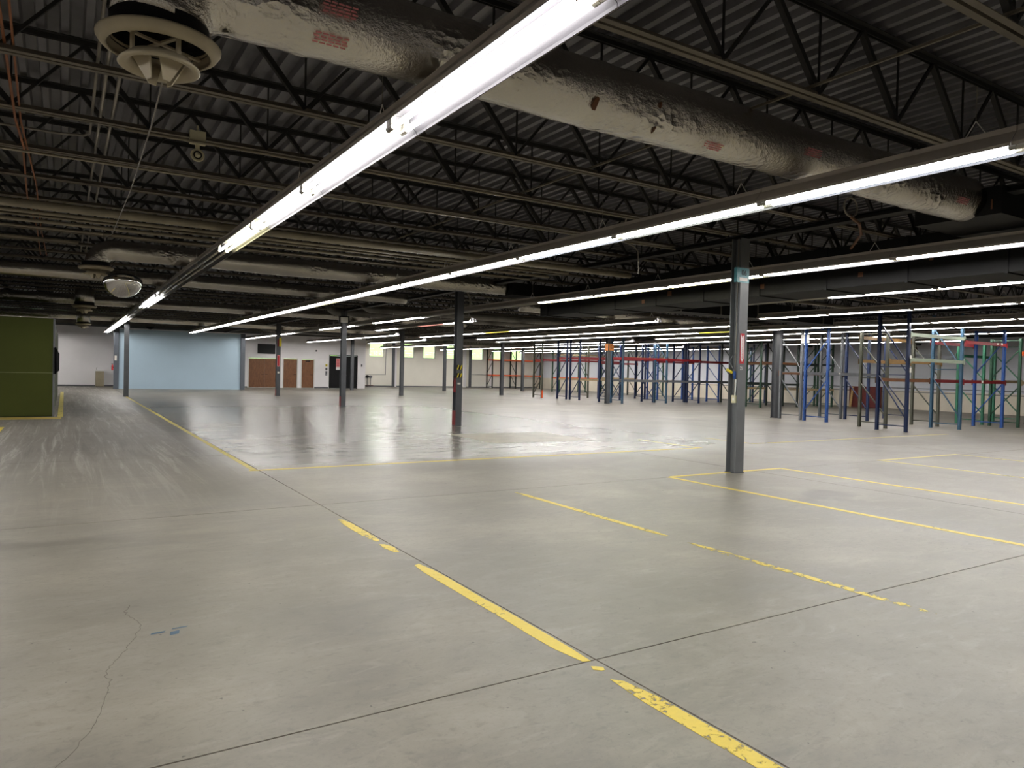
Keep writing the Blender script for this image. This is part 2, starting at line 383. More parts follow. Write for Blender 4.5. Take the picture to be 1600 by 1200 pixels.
for i, (a, c) in enumerate(wins):
    fr = MB(); t_ = .05
    fr.box(a, YW+.10, WZ0, c, YW+.16, WZ0+t_).box(a, YW+.10, WZ1-t_, c, YW+.16, WZ1).box(a, YW+.10, WZ0+t_, a+t_, YW+.16, WZ1-t_).box(c-t_, YW+.10, WZ0+t_, c, YW+.16, WZ1-t_)
    wn = struct(f'window_{i+1}', fr, 'white_plastic')
    p = MB(); p.box(a+t_, YW+.125, WZ0+t_, c-t_, YW+.131, WZ1-t_); obj('pane', p, 'glass', wn)
    s = MB(); s.box(a, YW-.02, WZ0-.03, c, YW+.10, WZ0); obj('sill', s, 'white_plastic', wn)
# outside: a grassy bank beyond the windows
b = MB(); rows = []
for i in range(30):
    for j in range(30):
        x = -5+i*2.6; y = 64+j*1.3; z = 1.2+max(0, j-1)*.62+.25*random.random()
        b.v.append((x, y, z))
for i in range(29):
    for j in range(29): q = i*30+j; b.f.append((q, q+30, q+31, q+1))
tag(struct('ground_bank', b, 'leafgrass', smooth=True), 'sunlit grassy bank rising outside the high windows')

# doors
def leaf(parent, x0, x1, h, mat, hx, nm='leaf'):
    b = MB(); b.box(x0+.004, YB+.03, .01, x1-.004, YB+.075, h-.02); l = obj(nm, b, mat, parent)
    k = MB(); k.box(hx-.10, YB-.03, 1.0, hx+.10, YB-.015, 1.03).box(hx-.02, YB-.03, 1.0, hx+.02, YB+.03, 1.03); obj('handle', k, 'steel' if mat != 'oak' else 'black', l)
    return l
for i, (a, c, h) in enumerate(doors):
    f = MB(); f.box(a-.06, YB-.02, 0, a, YB+.1, h+.06).box(c, YB-.02, 0, c+.06, YB+.1, h+.06).box(a, YB-.02, h, c, YB+.1, h+.06)
    dr = struct(f'door_{i+1}', f, 'white_plastic' if i < 3 else 'black'); dr['label'] = ['brown wood double door in white wall', 'brown wood door beside the double door', 'narrow brown wood door with closer', 'black double door with white notice'][i]
    mat = 'oak' if i < 3 else 'black'
    if i in (0, 3): m_ = (a+c)/2; leaf(dr, a, m_, h, mat, m_-.14); leaf(dr, m_, c, h, mat, m_+.14)
    else: leaf(dr, a, c, h, mat, c-.16)
    if i == 2:
        k = MB(); k.box(a+.30, YB-.04, h-.16, a+.62, YB+.03, h-.08); obj('door_closer', k, 'black', dr)

# blue partition with slate posts
b = MB(); b.box(2.84, 50.4, 0, 10.02, 50.58, 3.70); wb = struct('wall_blue', b, 'wall_blue'); wb['label'] = 'pale blue free-standing partition wall'
for x in (2.56, 9.98):
    b = MB(); b.box(x, 50.3, 0, x+.28, 50.6, 3.74); obj('corner_post', b, 'trim_dark', wb)
# olive green booth
b = MB(); b.box(-9, 25.05, 0, -.28, 43, 2.86); gw = struct('wall_green', b, 'green_wall'); gw['label'] = 'olive green clad booth beside the aisle'
for z0, z1 in ((0.02, 1.268), (1.285, 2.87)):
    b = MB(); b.box(-9, 25.0, z0, -.29, 25.05, z1); obj('panel', b, 'green_wall', gw)
b = MB(); b.box(-9, 24.985, 1.268, -.29, 25.0, 1.285); obj('seam_strip', b, 'green_seam', gw)
b = MB(); b.box(-.29, 24.99, 0, -.24, 25.10, 2.87); obj('corner_trim', b, 'rackgrey', gw)
b = MB(); b.prism([(24.97, 1.25), (24.97, 2.02), (25.6, 2.02), (25.6, 1.25)], 'x', -.28, -.20); b.prism([(-.24, 1.25), (-.24, 2.05), (-.13, 1.85), (-.13, 1.35)], 'y', 24.97, 25.5); obj('side_hatch', b, 'black', gw)
b = MB()
for y in (27, 31, 35, 39): b.box(-.28, y, 0, -.26, y+.05, 2.86)
obj('side_batten', b, 'rackgrey', gw)

# ------------------------------------------------------------------ structural steel: joists, girders, columns
BAYS = [(-5.4, 9.92, 'the aisle bay'), (9.92, 25.24, 'the middle bay'), (25.24, 40.56, 'the rack bay')]
JZ0, JZ1 = 4.08, 4.88
def chord_mesh(L, top):
    b = MB(); s = -1 if top else 1; z = JZ1 if top else JZ0
    for sx in (-1, 1):
        y0 = sx*.014; y1 = sx*.066
        b.box(0, min(y0, y1), min(z, z+s*.007), L, max(y0, y1), max(z, z+s*.007))
        b.box(0, min(y0, y0+sx*.007), min(z+s*.007, z+s*.052), L, max(y0, y0+sx*.007), max(z+s*.007, z+s*.052))
    return b
LJ = 15.30; PAN = 1.21
cm_top = chord_mesh(LJ, True).mesh('top_chord'); cm_bot = chord_mesh(LJ, False).mesh('bottom_chord')
def web_list(x_start):
    out = []; off = (.74-x_start) % PAN
    k = -1
    while True:
        xb = off+k*PAN
        if xb > LJ-.05: break
        xt0 = xb-PAN/2; xt1 = xb+PAN/2
        if xb > 0.1 and xt0 > 0: out.append(((xt0, JZ1-.05), (xb, JZ0+.04), .05))
        if xb > 0.1 and xt1 < LJ: out.append(((xb, JZ0+.04), (xt1, JZ1-.05), .028))
        if xb > 0.1: out.append(((xb, JZ0+.04), (xb, JZ1-.05), .016))
        k += 1
    return out
wm_cache = {}
def web_mesh(dx, wdt):
    key = (round(dx, 3), wdt)
    if key not in wm_cache:
        b = MB(); h = JZ1-JZ0-.09; b.bar((0, 0, 0), (dx, 0, h if dx >= 0 else h), wdt, wdt, (0, 1, 0)); m = b.mesh('web_member'); m.materials.append(M['joist']); wm_cache[key] = m
    return wm_cache[key]
joint_web = {}
for bi, (xa, xb_, bay) in enumerate(BAYS):
    wl = web_list(xa)
    mb = MB()
    for (p, q, wd) in wl: mb.bar((p[0], 0, p[1]), (q[0], 0, q[1]), wd, wd, (0, 1, 0))
    joint_web[bi] = mb.mesh('web')
    k = 0; y = 0.94
    while y < 61.5:
        first = {0: 0.9, 1: 5, 2: 11}[bi]
        if y > first:
            j = thing('roof_joist', f'dark open-web roof joist, {ORD[k]} line from the camera, over {bay}', 'joist', (xa, y, 0), 'open-web joists under the roof deck')
            obj('top_chord', cm_top, 'joist', j); obj('bottom_chord', cm_bot, 'chord', j)
            if y < 13 and bi < 2:
                for (p, q, wd) in wl:
                    lo, hi = (p, q) if p[1] < q[1] else (q, p)
                    obj('web_member', web_mesh(hi[0]-lo[0], wd), None, j, (lo[0], 0, lo[1]))
            else: obj('web', joint_web[bi], 'joist', j)
        k += 1; y += 1.524
for x, lab in ((9.92, 'dark steel girder over the row of columns beside the trunk duct'), (25.24, 'dark steel girder over the column row at the racks'), (40.56, 'dark steel girder along the rack side wall')):
    b = MB(); b.box(x-.10, 0, 3.98, x+.10, 61.6, 3.995).box(x-.10, 0, 4.0555, x+.10, 61.6, 4.07).box(x-.006, 0, 3.995, x+.006, 61.6, 4.0555)
    tag(obj('roof_girder', b, 'girder'), lab, 'girder', 'girders under the joists')

def h_mesh(hh):
    b = MB(); w_, dd, tf, tw = .205, .205, .012, .010
    b.box(-w_/2, -dd/2, 0.012, w_/2, -dd/2+tf, hh).box(-w_/2, dd/2-tf, 0.012, w_/2, dd/2, hh).box(-tw/2, -dd/2+tf, 0.012, tw/2, dd/2-tf, hh)
    return b.mesh('shaft')
HS = h_mesh(3.98)
bp = MB(); bp.box(-.112, -.112, 0, .112, .112, .012); BP = bp.mesh('base_plate')
bolt = MB(); bolt.tube([(0, 0, .012), (0, 0, .04)], .012, 6); BOLT = bolt.mesh('anchor_bolt')
def column(x, y, label, mat='column', group='steel columns'):
    c = thing('steel_column', label, 'column', (x, y, 0), group)
    s = obj('shaft', HS.copy() if mat != 'column' else HS, mat, c); obj('base_plate', BP, 'column', c)
    return c
c1 = column(9.755, 8.38, 'tall charcoal steel column standing on the yellow line, with teal and red signs', 'column_light')
c2 = column(9.93, 18.98, 'charcoal steel column with yellow hazard stripes and red foot')
c3 = column(9.81, 29.0, 'charcoal steel column with red foot, before the black double door')
c4 = column(9.97, 40.35, 'charcoal steel column with red sign, in front of the brown double door')
column(2.53, 39.2, 'charcoal steel column in front of the blue partition, at the end of the yellow line')
column(25.49, 30.9, 'grey steel column with orange signs before the red rack beams', 'column_light')
column(24.66, 19.22, 'grey steel column beside the bright blue rack frame', 'column_light')
column(25.6, 42.4, 'charcoal steel column before the orange rack, the nearer of two')
column(17.7, 41.3, 'charcoal steel column standing between the windows, mid floor')
column(25.2, 50.4, 'charcoal steel column in front of the third high window')
column(18.0, 51.2, 'charcoal steel column close before the black double door')
column(25.4, 61.2, 'charcoal steel column against the window wall, first from the corner')
column(33.35, 61.2, 'charcoal steel column against the window wall, behind the hazard-striped column')
column(33.35, 51.8, 'charcoal steel column before the orange rack, the farther of two')
column(33.0, 32.4, 'charcoal steel column standing among the dark blue racks')

# ------------------------------------------------------------------ light rows
FZ = 3.47; FL = 2.44
b = MB(); b.prism([(-.075, 3.612), (.075, 3.612), (.075, 3.662), (-.075, 3.662)], 'y', .004, FL-.004); HOUS = b.mesh('housing'); HOUS.materials.append(M['fixture_grey'])
b = MB()
for sx in (-1, 1):
    b.prism([(sx*.075, 3.604), (sx*.160, 3.505), (sx*.162, 3.485), (sx*.168, 3.485), (sx*.166, 3.508), (sx*.0755, 3.614)], 'y', .003, FL-.003)
b.prism([(-.075, 3.606), (.075, 3.606), (.075, 3.6115), (-.075, 3.6115)], 'y', .003, FL-.003)
REFL = b.mesh('reflector'); REFL.materials.append(M['fixture_white'])
b = MB()
for sx in (-1, 1): b.prism([(sx*.0765, 3.6155), (sx*.1675, 3.5095), (sx*.1695, 3.485), (sx*.172, 3.485), (sx*.170, 3.511), (sx*.079, 3.618)], 'y', .003, FL-.003)
HOOD = b.mesh('hood'); HOOD.materials.append(M['fixture_grey'])
b = MB(); b.tube([(0, .05, 0), (0, FL-.05, 0)], .019, 8); TUBEM = b.mesh('tube', True)
TB = {}
for k in ('white', 'cool', 'green', 'yellow', 'amber', 'lemon', 'pink', 'off'):
    m = TUBEM.copy(); m.name = 'tube'; m.materials.append(M['tube_'+k]); TB[k] = m
b = MB(); b.tube([(0, 0, 0), (0, .055, 0)], .024, 8); b.box(-.018, .005, 0, .018, .045, .10); HOLD = b.mesh('lamp_holder'); HOLD.materials.append(M['holder'])
b = MB(); b.prism([(-.075, 3.612), (.075, 3.612), (.165, 3.505), (.166, 3.482), (-.166, 3.482), (-.165, 3.505)], 'y', 0, .003); ENDP = b.mesh('end_plate'); ENDP.materials.append(M['fixture_grey'])
b = MB(); b.tube([(0, 0, 3.80), (0, 0, JZ0+.01)], .0035, 5); HANG = b.mesh('hanger'); HANG.materials.append(M['wire'])
b = MB(); b.bar((0, -.09, 3.662), (0, 0, 3.80), .006, .006); b.bar((0, .09, 3.662), (0, 0, 3.80), .006, .006); HOOK = b.mesh('hanger_hook'); HOOK.materials.append(M['white_plastic'])
STN = dict(W=('white', 'white'), C=('cool', 'cool'), G=('green', 'green'), Y=('white', 'yellow'), A=('amber', 'amber'), L=('lemon', 'lemon'), P=('pink', 'pink'), O=('off', 'off'))
STL = dict(W='lit white', C='lit cool white', G='lit pale green', Y='lit yellowish', A='amber sleeved', L='lemon yellow', P='pink sleeved', O='unlit')
n_fix = 0
def light_row(x, y0, runs, rowname):
    global n_fix
    states = [c for c, k in runs for _ in range(k)]
    vis = 0
    for i, st in enumerate(states):
        y = y0+i*FL
        if st == 'N': continue
        hidden = y+FL < .5  # these fixtures are added out of view to light the near floor
        vis += 0 if hidden else 1
        lab = f'{STL[st]} fluorescent strip light, {ORD[vis-1]} from camera in {rowname}' if not hidden else f'{STL[st]} fluorescent strip light, {ORD[i]} added behind camera in {rowname}'
        t = thing('strip_light', lab, 'light', (x, y, 0), 'fluorescent strip lights in ' + rowname)
        obj('housing', HOUS, None, t); obj('reflector', REFL, None, t); obj('hood', HOOD, None, t)
        for sx, k in ((-.055, STN[st][0]), (.055, STN[st][1])):
            obj('tube', TB[k], None, t, (sx, 0, 3.500))
            if y < 24:
                obj('lamp_holder', HOLD, None, t, (sx, .003, 3.500)); obj('lamp_holder', HOLD, None, t, (sx, FL-.003, 3.500), (0, 0, PI))
        if not hidden: obj('hanger', HANG, None, t, (0, .34, 0))
        obj('hanger_hook', HOOK, None, t, (0, .34, 0))
        if i == len(states)-1 or states[i+1] == 'N': obj('end_plate', ENDP, None, t, (0, FL-.003, 0))
        n_fix += 1
# each row: x, y of the first fixture, runs of (state, count); state N leaves a gap
light_row(-6.0, 44.6, [('W', 4)], 'the added outer row behind the booth')  # added out of view to brighten the white rear wall
light_row(-1.92, -6.91, [('W', 12)], 'the added side row beyond the aisle')  # unseen row added beside the view to lift the left floor
light_row(-1.92, 44.6, [('W', 4)], 'the added row behind the olive booth')  # added where the booth hides it, to light the rear wall
light_row(-6.0, -6.91, [('W', 12)], 'the added outer side row')  # another unseen row, added for more light from the left
light_row(2.19, -6.91, [('W', 7), ('Y', 1), ('O', 4), ('W', 2), ('O', 3), ('W', 7)], 'the aisle line row')
light_row(6.40, -2.14, [('W', 2), ('C', 1), ('G', 1), ('C', 1), ('W', 4), ('Y', 1), ('W', 10)], 'the second long row')
light_row(10.82, -1.02, [('W', 4), ('Y', 3), ('O', 3), ('W', 2), ('O', 1), ('W', 2), ('O', 2), ('W', 5)], 'the trunk duct row')
light_row(14.85, .44, [('W', 4), ('O', 1)], 'the short row past the trunk')
light_row(13.0, 23.7, [('W', 1), ('P', 1), ('O', 1), ('W', 1)], 'the pink tube row')
light_row(15.5, 36.9, [('W', 1), ('G', 1), ('W', 5)], 'the black door row')
light_row(17.45, 18.5, [('W', 4), ('A', 1), ('W', 3)], 'the amber tube row')
light_row(18.7, 0.6, [('W', 6)], 'the duct gap row')
light_row(19.3, 41.5, [('W', 4)], 'the first window row')
light_row(20.7, 17.6, [('W', 1), ('G', 2), ('W', 5)], 'the open floor row')
light_row(23.22, 5.0, [('W', 6), ('L', 1), ('W', 7)], 'the lemon tube row')
light_row(24.1, 46.32, [('W', 6)], 'the window wall row')
light_row(25.86, 8.0, [('W', 6), ('G', 1), ('W', 1)], 'the blue rack row')
light_row(26.98, 30.6, [('W', 4)], 'the grey rack row')
light_row(29.44, 11.0, [('W', 20)], 'the red beam row')
light_row(33.9, 16.44, [('W', 4), ('N', 3), ('W', 10)], 'the deep rack row')
light_row(37.6, 32.0, [('W', 11)], 'the side wall row')

# ------------------------------------------------------------------ ducts
def duct_path(x_end, y, z, x0, zdrop):
    R = .33; pts = [(x_end, y, z)]; x = x_end
    while x > x0+R: pts.append((x, y, z)); x -= .12
    for k in range(0, 9):
        a = k/8*PI/2; pts.append((x0+R-R*math.sin(a), y, z-R+R*math.cos(a)))
    pts.append((x0, y, zdrop)); return pts[1:]
def foil_duct(name, label, path, r, parent=None, n=40, seams=10):
    rnd = random.Random(len(path)); ph = [rnd.random()*6 for _ in range(8)]
    def rf(i, k):
        a = 2*PI*k/n; s = 1+.018*math.sin(3*a+ph[0]+i*.21)+.014*math.sin(5*a-i*.33+ph[1])+.02*math.sin(i*.17+ph[2])
        if i % seams == 0: s += .030
        elif i % seams in (1, seams-1): s -= .018
        return s+rnd.uniform(-.007, .007)
    b = MB(); b.tube(path, r, n, True, rf); o = obj(name, b, 'foil', parent, smooth=True)
    if label: tag(o, label, 'duct', 'foil wrapped round ducts')
    return o
d1 = thing('foil_duct', 'big crinkled foil duct crossing above the first two light rows', 'duct', (0, 4.78, 3.95), 'foil wrapped round ducts')
foil_duct('duct_wrap', None, [(p[0], p[1]-4.78, p[2]-3.95) for p in duct_path(9.69, 4.78, 3.95, .46, 3.64)], .264, d1)
for x, a in ((4.86, 60), (6.17, 21), (9.08, 31), (1.35, 14), (1.32, 54)):                             # red stamped print on the wrap
    b = MB(); ang = -math.radians(a)
    for k in range(4):
        th = ang-.06+k*.075
        for m_ in range(5):
            rr_ = .282; xx = x+m_*.045+(.01*(k % 2)); L_ = .036
            p = [(xx, -rr_*math.cos(t_), rr_*math.sin(t_)) for t_ in (th, th+.035)]; q = [(xx+L_, -rr_*math.cos(t_), rr_*math.sin(t_)) for t_ in (th, th+.035)]
            p2 = [(v_[0], v_[1]*.985, v_[2]*.985) for v_ in p]; q2 = [(v_[0], v_[1]*.985, v_[2]*.985) for v_ in q]
            b.add([p[0], p[1], q[1], q[0], p2[0], p2[1], q2[1], q2[0]], [(0, 3, 2, 1), (4, 5, 6, 7), (0, 1, 5, 4), (1, 2, 6, 5), (2, 3, 7, 6), (3, 0, 4, 7)])
    o = obj('printed_stamp', b, 'sign_pink', d1); o['label'] = 'faint red print stamped on the foil'; o['kind'] = 'stuff'
for x, a, s_ in ((3.57, -38, .052), (4.25, -56, .022), (4.22, -12, .02)):                              # torn holes showing the brown lining
    b = MB(); ang = math.radians(a); pts = []
    for k in range(9):
        t_ = 2*PI*k/9; rad = s_*(.45+.55*random.random()); xx = x+rad*.55*math.cos(t_); aa = ang+rad*1.7*math.sin(t_)/.27
        pts.append((xx, -.281*math.cos(aa), .281*math.sin(aa)))
    ins = [(p[0], p[1]*.94, p[2]*.94) for p in pts]; n_ = len(pts)
    b.add(pts+ins, [tuple(range(n_)), tuple(reversed(range(n_, 2*n_)))]+[((k+1) % n_, k, n_+k, n_+(k+1) % n_) for k in range(n_)])
    o = obj('torn_hole', b, 'duct_rust', d1); o['label'] = 'torn hole in the foil'
d2 = foil_duct('foil_duct', 'foil duct with elbow and round diffuser above the convex mirror', duct_path(10.24, 16.9, 3.93, .52, 3.60), .205, n=28)
def straight(x0, x1, y, z): return [(x0+k*.14, y, z) for k in range(int((x1-x0)/.14)+1)]
foil_duct('foil_duct', 'slim foil duct passing behind the second round diffuser', straight(-8, 9.5, 21.65, 3.90), .15, n=22, seams=12)
foil_duct('foil_duct', 'foil duct crossing behind the convex mirror', straight(-8, 16.5, 30.6, 3.88), .17, n=20, seams=12)
foil_duct('foil_duct', 'foil duct running just above the olive green booth and blue partition', straight(-9, 17.5, 42.85, 3.97), .20, n=20, seams=12)
foil_duct('foil_duct', 'foil duct between the trunk duct and the row with the amber tube', straight(13.3, 24, 20.9, 3.88), .17, n=20, seams=11)
foil_duct('foil_duct', 'foil duct over the red rack beams', straight(26, 40, 24.5, 3.91), .2, n=18, seams=11)
for (x0, x1, y, z, r, lab) in ((10.2, 26, 26.95, 3.97, .165, 'plain tan round duct beyond the hazard-striped column'), (9.6, 24, 29.4, 3.97, .165, 'plain tan round duct with a rounded end near the third column'), (11, 30, 47.5, 3.97, .17, 'plain tan round duct before the brown doors')):
    b = MB(); b.tube([(x0-.28, y+.02, z+.18), (x0-.22, y, z+.10), (x0-.12, y, z+.03), (x0, y, z)]+[(x0+.3+k*.4, y, z) for k in range(int((x1-x0)/.4))], r, 18); tag(obj('round_duct', b, 'duct_galv', smooth=True), lab, 'duct', 'plain round ducts')

# black trunk duct along Y
td = thing('trunk_duct', 'long black rectangular trunk duct running away beyond the nearer tall column', 'duct', (11.9, 0, 0))
b = MB(); b.box(0, 1.5, 3.29, 1.2, 17.6, 4.04); obj('duct_body', b, 'black_duct', td)
for k in range(11):
    y = 2.2+k*1.5; b = MB(); b.box(-.02, y, 3.27, 1.22, y+.05, 4.05); obj('flange', b, 'black_duct', td)
for y, z, s_ in ((16.4, 3.78, .14), (14.3, 3.62, .12), (12.2, 3.48, .12), (13.1, 3.36, .10), (9.6, 3.42, .10), (7.5, 3.45, .09), (6.3, 3.6, .06), (10.2, 3.72, .12)):
    b = MB(); b.box(-.008, y, z, -.001, y+s_, z+s_*.9); o = obj('rust_patch', b, 'duct_rust', td); o['label'] = 'brown rust patch'
b = MB(); b.box(-2.2, 4.34, 3.715, 0, 5.4, 4.06); obj('branch_collar', b, 'black_duct', td); b = MB(); b.box(-2.208, 4.44, 3.78, -2.201, 4.46, 3.9); obj('rust_patch', b, 'duct_rust', td)
b = MB(); b.box(-1.65, 16.5, 3.715, 0, 17.3, 4.04); obj('branch_collar', b, 'black_duct', td)
t2 = thing('trunk_duct', 'grey rectangular duct crossing beyond the brown pipes over the middle bay', 'duct', (13.4, 15.5, 0))
b = MB(); b.box(0, 0, 3.55, 9.5, .8, 4.04); obj('duct_body', b, 'black_duct', t2)
for k in range(6): b = MB(); b.box(.4+k*1.7, -.015, 3.54, .45+k*1.7, .815, 4.05); obj('flange', b, 'duct_galv', t2)
t3 = thing('trunk_duct', 'grey rectangular duct before the brown doors, above the third column', 'duct', (11.15, 45.0, 0))
b = MB(); b.box(0, 0, 3.72, 7.4, 1.0, 4.04); obj('duct_body', b, 'wall_grey', t3)
for k in range(4): b = MB(); b.box(.6+k*1.7, -.015, 3.71, .66+k*1.7, 1.015, 4.05); obj('flange', b, 'girder', t3)

# round diffusers
b = MB(); b.lathe([(.272, .03), (.30, .018), (.33, .005), (.340, -.004), (.338, -.014), (.318, -.042), (.285, -.062), (.278, -.056), (.298, -.03), (.306, -.008), (.262, .012), (.272, .03)], 36); DO_ = b.mesh('outer_ring', True); DO_.materials.append(M['diffuser'])
b = MB(); b.lathe([(.150, -.105), (.158, -.128), (.180, -.150), (.212, -.158), (.224, -.150), (.220, -.138), (.195, -.118), (.175, -.095), (.150, -.105)], 32); DI_ = b.mesh('inner_ring', True); DI_.materials.append(M['diffuser'])
b = MB(); b.add([(-.085, 0, -.10), (.085, 0, -.10), (.022, .05, -.235), (-.022, .05, -.235), (-.085, .008, -.10), (.085, .008, -.10), (.022, .058, -.235), (-.022, .058, -.235)], [(0, 1, 2, 3), (7, 6, 5, 4), (0, 4, 5, 1), (1, 5, 6, 2), (2, 6, 7, 3), (3, 7, 4, 0)]); DV_ = b.mesh('vane'); DV_.materials.append(M['diffuser'])
b = MB(); b.lathe([(.270, 0.0), (.270, .11)], 32); DC_ = b.mesh('collar', True); DC_.materials.append(M['black'])
b = MB(); b.box(-.012, -.27, -.012, .012, .27, .0).box(-.012, .165, -.11, .012, .18, -.012).box(-.012, -.18, -.11, .012, -.165, -.012); DS_ = b.mesh('strut'); DS_.materials.append(M['diffuser'])
def diffuser(x, y, z, label, s=1.0):
    t = thing('air_diffuser', label, 'vent', (x, y, z), 'round ceiling diffusers'); t.scale = (s, s, s)
    obj('outer_ring', DO_, None, t); obj('inner_ring', DI_, None, t); obj('collar', DC_, None, t)
    for k in range(2): obj('strut', DS_, None, t, (0, 0, 0), (0, 0, .5+k*PI/2))
    for k in range(4):
        a = PI/2*k+.5; obj('vane', DV_, None, t, (.12*math.cos(a-PI/2), .12*math.sin(a-PI/2), 0), (0, 0, a))
    return t
diffuser(.46, 4.78, 3.535, 'big cream round air diffuser with four vanes under the foil elbow')
diffuser(.52, 16.9, 3.55, 'cream round air diffuser under the second foil elbow', .95)
diffuser(.55, 28.37, 3.52, 'small cream round diffuser beyond the convex mirror', 1.1)
diffuser(.75, 40.56, 3.46, 'farthest cream round diffuser, before the white wall', 1.0)
for y, z0, z1 in ((28.37, 3.6, 4.08), (40.56, 3.54, 4.08)):
    b = MB(); b.tube([(.55 if y < 30 else .75, y, z0), (.55 if y < 30 else .75, y, z1)], .29, 20); tag(obj('drop_duct', b, 'foil', smooth=True), 'short foil drop duct above the ' + ('small round diffuser' if y < 30 else 'farthest round diffuser'), 'duct')
b = MB(); b.tube([(.5, 4.85, 3.42), (.53, 6, 3.40), (.56, 8.5, 3.41), (.57, 12, 3.5), (.55, 14.2, 3.75), (.55, 14.6, 4.09)], .006, 5); tag(obj('pull_cord', b, 'conduit'), 'thin cord hanging from the big round diffuser', 'cord')

# ------------------------------------------------------------------ pipes, conduits, bridging
def pipe(name, pts, r, mat, label, group, n=8): 
    b = MB(); b.tube(pts, r, n); return tag(obj(name, b, mat, smooth=True), label, 'pipe', group)
SG = 'sprinkler pipes across the ceiling'
pipe('sprinkler_main', [(-9, 11.95, 3.78), (10.4, 11.95, 3.78)], .062, 'pipe_tan', 'thick tan main pipe crossing before the second foil duct', SG, 12)
for y, z, r, lab in ((13.25, 3.90, .030, 'tan pipe, first of the close bundle behind the thick main'), (13.60, 3.90, .018, 'thin tan pipe, second of the close bundle behind the thick main'), (14.05, 3.90, .032, 'tan pipe, third of the close bundle behind the thick main'), (14.85, 3.92, .022, 'tan pipe just before the second foil duct'), (16.05, 3.9, .030, 'tan pipe ending at the second foil elbow')):
    pipe('sprinkler_pipe', [(-9, y, z), (9.7 if y < 15 else .2, y, z)], r, 'pipe_tan', lab, SG)
for y, z, r, x0, x1, lab in ((9.98, 4.02, .016, -6, 9.8, 'thin pipe under the tenth ceiling joist'), (8.45, 4.03, .014, .5, 9.5, 'thin pipe under the joist holding the alarm'), (10.9, 3.86, .03, 13.2, 22.4, 'tan pipe over the short row beyond the trunk duct'), (13.6, 3.88, .03, 13.2, 22.4, 'tan pipe over the far end of the trunk duct'), (17.9, 3.9, .035, 12.6, 30, 'tan pipe beyond the end of the trunk duct')):
    pipe('sprinkler_pipe', [(x0, y, z), (x1, y, z)], r, 'pipe_tan', lab, SG)
for x, r, y1, lab in ((.21, .014, 9.3, 'conduit with the bend, first of three above the big diffuser'), (.285, .016, 20, 'middle conduit of three above the big diffuser'), (.39, .016, 20, 'third conduit of three above the big diffuser')):
    pts = [(x, 2.0, 4.17), (x, y1, 4.17)]
    if y1 < 10: pts += [(x-.05, y1+.12, 4.16), (x-.3, y1+.2, 4.16), (-6, y1+.2, 4.16)]
    pipe('conduit', pts, r, 'conduit', lab, 'conduits beside the aisle')
for x, lab in ((5.45, 'thin bridging rod across the joists beyond the second light row'), (8.3, 'thin bridging rod across the joists before the column line'), (14.0, 'thin bridging rod across the joists over the short row'), (20.2, 'thin bridging rod across the joists over the rack side')):
    b = MB(); b.bar((x, 1.0, JZ0+.075), (x, 50, JZ0+.075), .022, .022); tag(obj('bridging_rod', b, 'chord'), lab, 'rod', 'bridging rods across the joists')
def cable(name, pts, r, mat, label, group=None):
    b = MB(); b.tube(pts, r, 6); return tag(obj(name, b, mat), label, 'cable', group)
cable('power_cable', [(-.32, 3.2, 4.6), (-.42, 5.6, 4.20), (-.45, 8.9, 4.07), (-.40, 9.6, 3.95), (-.44, 10.2, 4.12), (-.5, 13, 4.08), (-.46, 16, 4.09), (-.5, 20, 4.09)], .012, 'rubber', 'orange brown cable looped along the joists beside the aisle, outer one')
cable('power_cable', [(-.26, 4.6, 4.5), (-.36, 6.2, 4.16), (-.41, 9.0, 4.09), (-.36, 12, 4.07), (-.40, 16, 4.09), (-.38, 20, 4.09)], .010, 'rubber', 'orange brown cable beside the aisle, inner one')
cable('wire_loop', [(7.40, 8.6, 4.08), (7.5, 8.9, 3.78), (7.9, 9.0, 3.74), (8.0, 9.0, 3.66), (8.02, 9.0, 3.40), (8.02, 9.0, 3.30)], .012, 'conduit', 'bent conduit drop above the second light row', None)
cable('wire_loop', [(9.9, 18.7, 4.0), (10.05, 18.65, 3.9), (10.12, 18.65, 3.72), (10.12, 18.65, 3.55)], .03, 'conduit', 'bent pipe at the head of the hazard-striped column', None)
b = MB(); b.tube([(8.6+.09*math.cos(k*PI/8)*1.6, 5.62, 3.86+.12*math.sin(k*PI/8)) for k in range(17)], .012, 6, False); tag(obj('cable_coil', b, 'conduit'), 'coil of pale cable hung beyond the foil duct', 'cable')
b = MB(); b.tube([(8.6, 5.62, 3.74), (9.0, 5.75, 3.72), (9.6, 6.1, 3.70), (10.6, 6.9, 3.72)], .02, 8); tag(obj('rod_hanger', b, 'duct_rust'), 'rusty pipe hanging under the cable coil', 'pipe')
# alarm device, convex mirror
a = thing('ceiling_alarm', 'white alarm box with round horn hanging under a joist', 'alarm', (1.2, 8.50, 3.86))
b = MB(); b.box(-.08, -.03, .16, .08, .03, .30); obj('alarm_box', b, 'cream', a); b = MB(); b.box(-.02, -.02, .10, .02, .02, .16); obj('neck', b, 'cream', a)
b = MB(); b.lathe([(.02, -.055), (.05, -.05), (.072, 0), (.06, .012), (.045, -.005), (.02, .03), (0.001, .035)], 20); o = obj('horn', b, 'cream', a, (0, -.01, .04), (PI/2, 0, 0), smooth=True)
b = MB(); b.lathe([(.001, .0), (.044, .004)], 18); obj('horn_mouth', b, 'black', a, (0, -.022, .04), (PI/2, 0, 0))
b = MB(); b.tube([(0, 0, .30), (0, 0, .36)], .012, 6); obj('stem', b, 'cream', a)
m_ = thing('convex_mirror', 'half dome convex safety mirror hanging over the aisle', 'mirror', (1.05, 17.70, 3.36))
